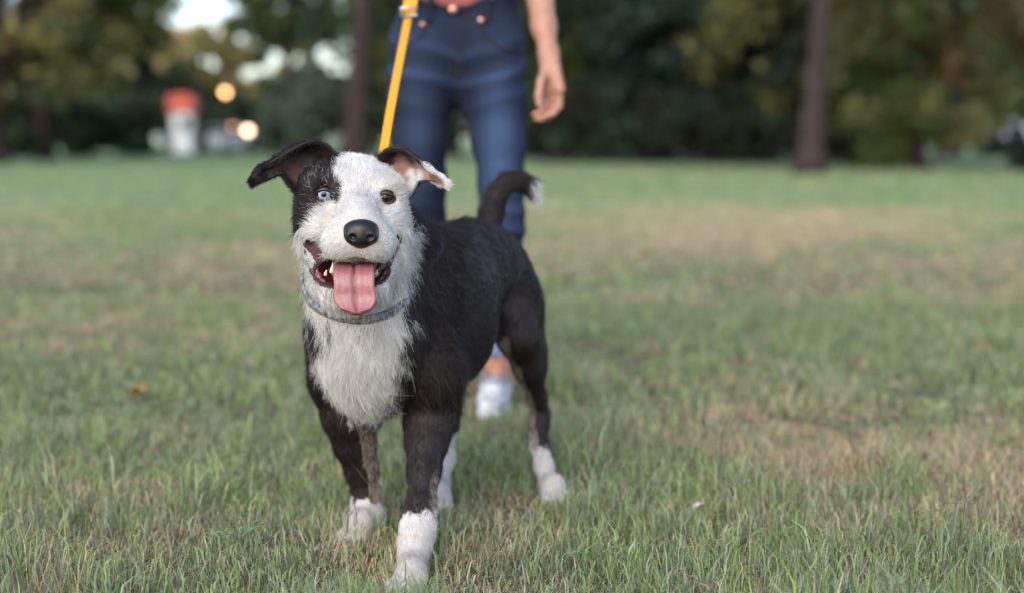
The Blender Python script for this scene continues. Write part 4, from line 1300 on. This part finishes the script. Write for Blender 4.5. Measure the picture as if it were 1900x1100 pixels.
fade *= (jn[:, 1] < 0.2)
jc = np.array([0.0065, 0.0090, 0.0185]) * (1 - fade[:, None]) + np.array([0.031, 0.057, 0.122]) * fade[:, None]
m_jean = tinted('denim', 0.85, 0.2, sheen=0.0)
_nt = m_jean.node_tree
_w = _nt.nodes.new('ShaderNodeTexWave'); _w.inputs['Scale'].default_value = 320; _w.inputs['Distortion'].default_value = 1.5
_tc = _nt.nodes.new('ShaderNodeTexCoord'); _nt.links.new(_tc.outputs['Object'], _w.inputs['Vector'])
_bp = _nt.nodes.new('ShaderNodeBump'); _bp.inputs['Strength'].default_value = 0.3; _bp.inputs['Distance'].default_value = 0.001
_nt.links.new(_w.outputs['Fac'], _bp.inputs['Height']); _nt.links.new(_bp.outputs[0], _nt.nodes['Principled BSDF'].inputs['Normal'])
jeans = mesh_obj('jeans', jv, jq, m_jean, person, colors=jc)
m_den = simple('denim_plain', (0.009, 0.013, 0.028), 0.85, 0.2, noise=(60, 0.35))
m_cuffd = simple('denim_inside', (0.15, 0.20, 0.30), 0.85, 0.2, noise=(90, 0.2))
m_copper = simple('copper', (0.55, 0.26, 0.20), 0.35, 0.5, metallic=0.8)
m_thread = simple('stitching', (0.022, 0.020, 0.024), 0.8, 0.2)
def ring(c, rx, ry, z0, z1, th, mat, name, parent, n=48, tilt=0.0):
    a = np.linspace(0, 2 * np.pi, n, endpoint=False)
    V = []
    for (dr_, z) in ((0, z0), (th, z0 + th), (th, z1 - th), (0, z1), (-th, z1 - th), (-th, z0 + th)):
        V.append(np.stack([c[0] + (rx + dr_) * np.cos(a), c[1] + (ry + dr_) * np.sin(a), np.full(n, z) + tilt * np.sin(a)], 1))
    V = np.concatenate(V); Fc = []
    for k in range(6):
        for j in range(n):
            Fc.append((k * n + j, k * n + (j + 1) % n, ((k + 1) % 6) * n + (j + 1) % n, ((k + 1) % 6) * n + j))
    return mesh_obj(name, V, Fc, mat, parent)
wc = P(852, 0, 3.49)
ring(wc, 0.139, 0.100, P(852, 42, 3.49)[2], P(852, -2, 3.49)[2], 0.004, m_den, 'waistband', jeans)
def disc(c, r, mat, name, parent, t=0.004):
    a = np.linspace(0, 2 * np.pi, 18, endpoint=False)
    V = []
    for (rr_, dy) in ((r, 0), (r, -t * 0.6), (r * 0.7, -t)):
        V.append(np.stack([c[0] + rr_ * np.cos(a), np.full(18, c[1] + dy), c[2] + rr_ * np.sin(a)], 1))
    Fc = [(k * 18 + j, k * 18 + (j + 1) % 18, (k + 1) * 18 + (j + 1) % 18, (k + 1) * 18 + j) for k in range(2) for j in range(18)]
    Fc.append(tuple(range(36, 54)))
    return mesh_obj(name, np.concatenate(V), Fc, mat, parent)
def on_jean(px, py, off=0.0):
    d2 = (jx - px) ** 2 + (jy - py) ** 2
    d2[jn[:, 1] > 0] = 1e9
    i = np.argmin(d2)
    return P(px, py, jv[i, 1] - off)
disc(P(840, 18, 3.385), 0.0105, m_copper, 'button', jeans)
disc(on_jean(892, 38, 0.004), 0.007, m_copper, 'rivet', jeans)
disc(on_jean(784, 46, 0.004), 0.006, m_copper, 'rivet', jeans)
def seam(pp, r=0.0018, mat=m_thread, name='seam'):
    q = np.array([on_jean(a, b, 0.001) for a, b in spline(pp, 22)])
    v, f = tube(lapline(q), r, 6)
    return mesh_obj(name, v, f, mat, jeans)
def lapline(q):
    for _ in range(3):
        q[1:-1] = 0.5 * q[1:-1] + 0.25 * (q[:-2] + q[2:])
    return q
seam([(848, 44), (849, 90), (850, 130), (846, 165)])
seam([(861, 44), (862, 90), (860, 125), (850, 145)])
seam([(892, 44), (905, 70), (935, 92), (966, 98)], 0.0028)
seam([(792, 44), (780, 70), (752, 92), (730, 98)], 0.0028)
for lx_ in (800, 905):
    q = P(lx_, 20, 3.384 + abs(lx_ - 852) * 0.0001)
    bxv = np.array([(q[0] + sx * 0.006, q[1] + sy, q[2] + sz * 0.03) for sx in (-1, 1) for sy in (-0.007, 0.004) for sz in (-1, 1)])
    mesh_obj('belt_loop', bxv, [(0, 1, 3, 2), (4, 6, 7, 5), (0, 4, 5, 1), (2, 3, 7, 6), (0, 2, 6, 4), (1, 5, 7, 3)], m_den, jeans, smooth=False)
for (a_, zt, zb) in ((LEGR[-1][0], P(925, 622, 3.46)[2], P(925, 657, 3.46)[2]), (LEGL[-1][0], 0.20, 0.155)):
    ring(a_, 0.0445, 0.0445, zb, zt, 0.004, m_cuffd, 'cuff', jeans)

# skin: one continuous figure
SK = []
zof = lambda z: z
bx0 = P(852, 0, 3.49)[0]
SK += chain([((bx0, 3.49, 0.93), 0.09), ((bx0, 3.49, 1.10), 0.095), ((bx0, 3.50, 1.28), 0.105), ((bx0, 3.51, 1.36), 0.07), ((bx0, 3.50, 1.44), 0.050), ((bx0, 3.485, 1.50), 0.048)], 0.05, 1.0, 's')
SK += [Ell((bx0, 3.50, 1.25), (0.145, 0.095, 0.15), 0.05, tag='s'), Ell((bx0, 3.49, 1.0), (0.125, 0.09, 0.12), 0.05, tag='s'),
       Ell((bx0 - 0.06, 3.42, 1.22), (0.055, 0.05, 0.055), 0.03, tag='s'), Ell((bx0 + 0.06, 3.42, 1.22), (0.055, 0.05, 0.055), 0.03, tag='s')]
# free arm (towards the right of the picture), hanging and relaxed
WR = P(1019, 112, 3.36)
SK += chain([((bx0 + 0.165, 3.51, 1.36), 0.055), ((bx0 + 0.175, 3.51, 1.33), 0.050), ((bx0 + 0.188, 3.50, 1.20), 0.043), (P(992, -75, 3.475), 0.035),
             (P(1000, -20, 3.44), 0.035), (P(1009, 50, 3.40), 0.0275), (P(1018, 100, 3.365), 0.0210), (WR, 0.0215)], 0.02, 1.0, 's')
# hand: palm, four fingers, thumb
def hand(SK, palm0, palm1, across, fingers, thumb, pr_=0.017):
    a0, a1 = np.array(palm0), np.array(palm1)
    for t in (-1.0, -0.33, 0.33, 1.0):
        SK.append(Cone(a0 + across * 0.014 * t, a1 + across * 0.028 * t, 0.0150, 0.0125, 0.012, 1.0, 's'))
    for pth, r0 in fingers + [thumb]:
        for i in range(len(pth) - 1):
            SK.append(Cone(pth[i], pth[i + 1], r0 * (1 - 0.10 * i), r0 * (1 - 0.10 * (i + 1)), 0.004, 1.0, 's'))
pw0 = P(1020, 118, 3.355); pw1 = P(1026, 168, 3.335)
acr = np.array([0.55, -0.80, 0.05])                        # knuckles run from back to front
fg = []
for t, (l1, l2, l3, yb) in zip((-1.0, -0.33, 0.33, 1.0), ((0.032, 0.022, 0.018, 0), (0.040, 0.026, 0.020, 0), (0.042, 0.027, 0.020, 0), (0.038, 0.024, 0.019, 0))):
    b_ = pw1 + acr * 0.027 * t
    k1 = b_ + np.array([0.004, -0.008, -1.0]) * l1
    k2 = k1 + np.array([-0.62, -0.10, -0.78]) * l2
    k3 = k2 + np.array([-0.95, -0.05, -0.25]) * l3
    fg.append(([b_, k1, k2, k3], 0.0092 if abs(t) < 0.5 else 0.0085))
tb = [pw0 + np.array([-0.010, -0.016, -0.012]), P(1004, 152, 3.315), P(999, 178, 3.305), P(1001, 196, 3.30)]
hand(SK, pw0, pw1, acr, fg, (tb, 0.0115))
# arm holding the leash
GRIP = P(772, -72, 3.12)
SK += chain([((bx0 - 0.165, 3.51, 1.36), 0.055), ((bx0 - 0.175, 3.51, 1.33), 0.050), ((bx0 - 0.20, 3.49, 1.20), 0.042), ((bx0 - 0.205, 3.45, 1.09), 0.038),
             ((bx0 - 0.17, 3.35, 1.075), 0.034), (GRIP + [-0.01, 0.075, 0.005], 0.023), (GRIP + [0.0, 0.055, 0.004], 0.022)], 0.02, 1.0, 's')
pg0 = GRIP + np.array([-0.012, 0.045, 0.004]); pg1 = GRIP + np.array([-0.018, -0.012, 0.004])
acg = np.array([0.0, -0.12, 0.99])
fgg = []
for t in (-1.0, -0.33, 0.33, 1.0):
    b_ = pg1 + acg * 0.027 * t
    k1 = b_ + np.array([0.020, -0.018, 0]); k2 = k1 + np.array([0.020, 0.016, 0]); k3 = k2 + np.array([-0.006, 0.020, 0])
    fgg.append(([b_, k1, k2, k3], 0.009))
tbb = [pg0 + np.array([0.006, -0.01, 0.018]), GRIP + np.array([0.016, 0.018, 0.036]), GRIP + np.array([0.022, -0.006, 0.030]), GRIP + np.array([0.020, -0.022, 0.020])]
hand(SK, pg0, pg1, acg, fgg, (tbb, 0.0115))
# head
hc_ = np.array([bx0, 3.475, 1.575])
SK += [Ell(hc_ + [0, 0.012, 0.018], (0.074, 0.092, 0.088), 0.02, tag='s'), Ell(hc_ + [0, -0.015, -0.045], (0.057, 0.068, 0.065), 0.03, tag='s'),
       Ell(hc_ + [0, -0.050, -0.085], (0.026, 0.024, 0.020), 0.02, tag='s'),
       Cone(hc_ + [0, -0.082, 0.005], hc_ + [0, -0.098, -0.030], 0.008, 0.012, 0.012, 1.0, 's'),
       Ell(hc_ + [-0.076, 0.01, -0.010], (0.010, 0.018, 0.030), 0.008, tag='s'), Ell(hc_ + [0.076, 0.01, -0.010], (0.010, 0.018, 0.030), 0.008, tag='s'),
       Ell(hc_ + [-0.030, -0.092, 0.004], (0.014, 0.012, 0.009), 0.010, tag='s', sub=True), Ell(hc_ + [0.030, -0.092, 0.004], (0.014, 0.012, 0.009), 0.010, tag='s', sub=True),
       Ell(hc_ + [0, -0.076, -0.055], (0.022, 0.014, 0.008), 0.008, tag='s')]
# legs inside the jeans, ankles and feet
ANK_R = P(924, 690, 3.475); ANK_L = np.array([P(783, 670, 3.80)[0], 3.81, 0.095])
SK += chain([(p, r * 0.80) for p, r in LEGR] + [(P(925, 665, 3.47), 0.032), (ANK_R, 0.031), (np.array([ANK_R[0], 3.44, 0.045]), 0.034)], 0.03, 1.0, 's')
SK += chain([(p, r * 0.80) for p, r in LEGL] + [(P(783, 664, 3.79), 0.032), (ANK_L, 0.031), (np.array([ANK_L[0], 3.77, 0.045]), 0.034)], 0.03, 1.0, 's')
sv, sq = Field(SK, 0.004).mesh(1)
m_skin_h = simple('skin', (0.33, 0.170, 0.118), 0.5, 0.4, noise=(40, 0.10), sss=0.08)
mesh_obj('body', sv, sq, m_skin_h, person)
m_eye = simple('eye_white', (0.7, 0.68, 0.66), 0.15, 0.5); m_iris = simple('iris', (0.05, 0.03, 0.02), 0.1, 0.5); m_mouth = simple('lips', (0.42, 0.15, 0.13), 0.4, 0.5)
for sx in (-1, 1):
    c_ = hc_ + [sx * 0.030, -0.074, 0.003]
    v, f = ball(c_, 0.0125, 16, 10); eo = mesh_obj('eye', v, f, m_eye, person)
    v, f = ball(c_ + [0, -0.0085, 0], 0.0052, 12, 8); mesh_obj('iris', v, f, m_iris, eo)
    v, f = tube(spline([hc_ + [sx * 0.014, -0.090, 0.022], hc_ + [sx * 0.032, -0.090, 0.028], hc_ + [sx * 0.050, -0.076, 0.022]], 10), 0.0035, 6)
    mesh_obj('eyebrow', v, f, m_lid, person)
v, f = tube(spline([hc_ + [-0.024, -0.080, -0.054], hc_ + [0, -0.092, -0.056], hc_ + [0.024, -0.080, -0.054]], 12), np.array([.002, .004, .005, .006, .006, .006, .006, .006, .006, .005, .004, .002]), 8)
mesh_obj('mouth', v, f, m_mouth, person)
HR = [Ell(hc_ + [0, 0.030, 0.040], (0.086, 0.096, 0.082), 0.02, tag='h'), Cone(hc_ + [-0.066, 0.03, 0.02], (bx0 - 0.085, 3.50, 1.36), 0.030, 0.022, 0.03, 1.0, 'h'),
      Cone(hc_ + [0.066, 0.03, 0.02], (bx0 + 0.085, 3.50, 1.36), 0.030, 0.022, 0.03, 1.0, 'h'), Cone(hc_ + [0, 0.07, 0.0], (bx0, 3.60, 1.32), 0.065, 0.05, 0.04, 1.0, 'h')]
hv, hq = Field(HR, 0.005).mesh(1)
mesh_obj('hair', hv, hq, simple('hair', (0.045, 0.025, 0.014), 0.5, 0.5, noise=(80, 0.5)), person)
# pink top
SH = chain([((bx0, 3.49, 1.02), 0.108), ((bx0, 3.49, 1.10), 0.104), ((bx0, 3.50, 1.28), 0.112), ((bx0, 3.51, 1.36), 0.080)], 0.05, 1.0, 't')
SH += [Ell((bx0, 3.50, 1.25), (0.153, 0.103, 0.155), 0.05, tag='t'), Ell((bx0, 3.49, 1.04), (0.142, 0.103, 0.10), 0.05, tag='t'),
       Ell((bx0 - 0.06, 3.42, 1.22), (0.06, 0.056, 0.06), 0.03, tag='t'), Ell((bx0 + 0.06, 3.42, 1.22), (0.06, 0.056, 0.06), 0.03, tag='t'),
       Cone((bx0 + 0.155, 3.51, 1.365), (bx0 + 0.184, 3.505, 1.24), 0.056, 0.054, 0.03, 1.0, 't'), Cone((bx0 - 0.155, 3.51, 1.365), (bx0 - 0.192, 3.495, 1.24), 0.056, 0.054, 0.03, 1.0, 't'),
       Ell((bx0, 3.46, 1.47), (0.07, 0.09, 0.06), 0.01, tag='t', sub=True),
       Ell((bx0, 3.49, P(852, 15, 3.39)[2] - 0.05), (0.4, 0.4, 0.05), 0.004, tag='t', sub=True)]
tv_, tq_ = Field(SH, 0.005).mesh(2)
tn_ = vnormals(tv_, tq_)
tv_ = tv_ + tn_ * (0.006 * (vnoise(tv_ * [1, 1, 0.4], 28) - 0.5))[:, None]
mesh_obj('top', tv_, tq_, simple('pink_cloth', (0.36, 0.12, 0.115), 0.85, 0.2, noise=(30, 0.15)), person)

# sneakers
m_canvas = simple('white_canvas', (0.40, 0.42, 0.43), 0.8, 0.3, noise=(45, 0.55), bump=(300, 0.3, 0.001))
m_rubber = simple('white_rubber', (0.50, 0.51, 0.51), 0.5, 0.4, noise=(60, 0.15))
m_lace = simple('lace', (0.10, 0.11, 0.14), 0.8, 0.2)
def shoe(ax, ay, yaw):
    f = np.array([math.sin(yaw), -math.cos(yaw), 0]); rt = np.array([math.cos(yaw), math.sin(yaw), 0]); up = np.array([0, 0, 1.0])
    o = np.array([ax, ay, 0.0])
    W = lambda a, b, c: o + f * a + rt * b + up * c
    root_prims = chain([(W(-0.045, 0, 0.042), 0.031), (W(0.04, 0, 0.042), 0.034), (W(0.11, 0, 0.032), 0.035), (W(0.160, 0, 0.027), 0.028)], 0.02, 1.0, 'x')
    root_prims += [Cone(W(-0.035, 0, 0.05), W(-0.025, 0, 0.072), 0.034, 0.034, 0.02, 1.0, 'x'), Cone(W(-0.02, 0, 0.070), W(0.09, 0, 0.046), 0.034, 0.029, 0.02, 1.0, 'x')]
    v, q = Field(root_prims, 0.004).mesh(1)
    v[:, 2] = np.maximum(v[:, 2], 0.012)
    s_ = mesh_obj('shoe', v, q, m_canvas, person)
    n = 40; a = np.linspace(0, 2 * np.pi, n, endpoint=False)
    out = []
    for z, gsc in ((0.001, 0.97), (0.004, 1.0), (0.024, 1.0), (0.028, 0.96)):
        lx = np.cos(a); out.append(np.array([W(0.056 + 0.138 * math.cos(t) * gsc, (0.038 + 0.005 * math.cos(t)) * math.copysign(abs(math.sin(t)) ** 0.75, math.sin(t)) * gsc, z) for t in a]))
    V = np.concatenate(out)
    Fc = [(k * n + j, k * n + (j + 1) % n, (k + 1) * n + (j + 1) % n, (k + 1) * n + j) for k in range(3) for j in range(n)]
    Fc += [tuple(range(n))[::-1], tuple(range(3 * n, 4 * n))]
    mesh_obj('sole', V, Fc, m_rubber, s_)
    for k in range(5):
        t = k / 4
        c = W(0.035 + 0.075 * t, 0, 0.092 - 0.022 * t)
        v2, f2 = tube(spline([c - rt * 0.026 - up * 0.012, c + up * 0.001, c + rt * 0.026 - up * 0.012 + f * 0.008], 10), 0.0042, 6)
        mesh_obj('lace', v2, f2, m_lace, s_)
    v2, f2 = tube(spline([W(0.03, 0.0, 0.098), W(0.05, 0.03, 0.105), W(0.07, 0.034, 0.085), W(0.05, 0.012, 0.094)], 14), 0.0025, 6); mesh_obj('lace', v2, f2, m_lace, s_)
    v2, f2 = tube(spline([W(0.03, 0.0, 0.098), W(0.05, -0.03, 0.105), W(0.07, -0.034, 0.085), W(0.05, -0.012, 0.094)], 14), 0.0025, 6); mesh_obj('lace', v2, f2, m_lace, s_)
shoe(ANK_R[0] - 0.004, 3.475, R(-4)); shoe(ANK_L[0], 3.81, R(2))

# ================================================================== collar and leash
nc0 = P(672, 505, 2.262)
col_pts = []
ncol = 56
# ring round the neck, tilted: low at the front, high at the nape
cc_ = COL_C; up_ = COL_UP
ax1 = np.array([1, 0, 0.0]); ax1 -= ax1 @ up_ * up_; ax1 /= np.linalg.norm(ax1); ax2 = np.cross(up_, ax1)
collar_base = cc_
ringp = []
nf = Field([p for p in D if p.tag in ('neck', 'chest', 'trunk')] + [H[-1]], 0.004)
for i in range(ncol):
    a = 2 * math.pi * i / ncol
    d_ = math.cos(a) * ax1 + math.sin(a) * ax2
    r_ = 0.03
    lim = 0.086 + 0.034 * max(0.0, -d_[1]) ** 2
    while r_ < lim and field.at(cc_ + d_ * r_) < 0.0: r_ += 0.001
    ringp.append(r_)
ringp = np.array(ringp)
for _ in range(4): ringp = 0.5 * ringp + 0.25 * (np.roll(ringp, 1) + np.roll(ringp, -1))
ringp = ringp + 0.0045
CV = []
hw_ = 0.0085
for (dr_, du) in ((0, -hw_), (0.004, -hw_ * 0.8), (0.0055, 0), (0.004, hw_ * 0.8), (0, hw_), (-0.002, 0)):
    for i in range(ncol):
        a = 2 * math.pi * i / ncol
        CV.append(cc_ + (math.cos(a) * ax1 + math.sin(a) * ax2) * (ringp[i] + dr_) + up_ * (du + 0.002 * math.sin(3 * a)))
CF = [(k * ncol + j, k * ncol + (j + 1) % ncol, ((k + 1) % 6) * ncol + (j + 1) % ncol, ((k + 1) % 6) * ncol + j) for k in range(6) for j in range(ncol)]
collar = tag(empty('collar', cc_), 'grey fabric collar round the dog\'s neck', 'collar')
m_collar = simple('collar_fabric', (0.15, 0.155, 0.165), 0.8, 0.25, noise=(130, 0.7), bump=(400, 0.5, 0.001))
mesh_obj('band', CV, CF, m_collar, collar)
nape = cc_ + ax2 * (ringp[ncol // 4] + 0.008) if (ax2[1] > 0) else cc_ - ax2 * (ringp[3 * ncol // 4] + 0.008)
m_steel = simple('steel', (0.55, 0.55, 0.55), 0.3, 0.5, metallic=1.0)
a = np.linspace(0, 2 * np.pi, 24)
v, f = tube(np.stack([nape[0] + 0.012 * np.cos(a), np.full(24, nape[1] + 0.004), nape[2] + 0.010 + 0.012 * np.sin(a)], 1), 0.002, 6, cap=False)
mesh_obj('ring', v, f, m_steel, collar)

m_leash = simple('yellow_webbing', (0.60, 0.27, 0.018), 0.7, 0.3, noise=(200, 0.12), bump=(600, 0.4, 0.0008))
leash = tag(empty('leash', nape), 'taut yellow leash running up from the dog\'s neck to the hand', 'leash')
Lp = spline([nape + [0, 0.004, 0.022], P(706, 310, 2.36), P(713, 272, 2.42), P(727, 190, 2.58), P(745, 95, 2.78), P(756, 40, 2.91), P(762, 0, 2.98), GRIP + [0.008, 0, -0.02], GRIP + [0.008, 0, 0.02]], 60)
def strap(path, w, t, parent, name, mat=m_leash):
    path = np.asarray(path); n = len(path)
    T = np.gradient(path, axis=0); T /= np.linalg.norm(T, axis=1, keepdims=True)
    s = np.cross(T, [0, -1, 0.0]); s /= np.linalg.norm(s, axis=1, keepdims=True)
    b = np.cross(T, s)
    w = np.broadcast_to(w, (n,))[:, None]
    V = np.stack([path - s * w / 2 - b * t, path + s * w / 2 - b * t, path + s * w / 2 + b * t, path - s * w / 2 + b * t], 1).reshape(-1, 3)
    Fc = [(i * 4 + j, i * 4 + (j + 1) % 4, (i + 1) * 4 + (j + 1) % 4, (i + 1) * 4 + j) for i in range(n - 1) for j in range(4)] + [(3, 2, 1, 0), tuple(range(4 * n - 4, 4 * n))]
    return mesh_obj(name, V, Fc, mat, parent, smooth=False)
strap(Lp, 0.0148, 0.0018, leash, 'strap')
hp = spline([P(758, 26, 2.92) + [0, -0.006, 0], P(764, -6, 2.97) + [0, -0.008, 0], GRIP + [-0.004, -0.004, -0.02], GRIP + [-0.004, -0.004, 0.03]], 24)
strap(hp, 0.027, 0.003, leash, 'handle')
q = P(759, 24, 2.915) + np.array([0, -0.010, 0])
v, f = tube(np.array([q + [-0.016, 0, -0.008], q + [0.016, 0, -0.006], q + [0.016, 0, 0.010], q + [-0.016, 0, 0.008], q + [-0.016, 0, -0.008]]), 0.0028, 6)
mesh_obj('slider', v, f, m_steel, leash)
q = nape + np.array([0, 0.004, 0.022])
v, f = tube(spline([q + [0, 0, -0.012], q + [0.006, 0, 0], q + [0, 0, 0.016], q + [-0.006, 0, 0], q + [0, 0, -0.012]], 20), 0.0028, 6)
mesh_obj('snap_hook', v, f, m_steel, leash)
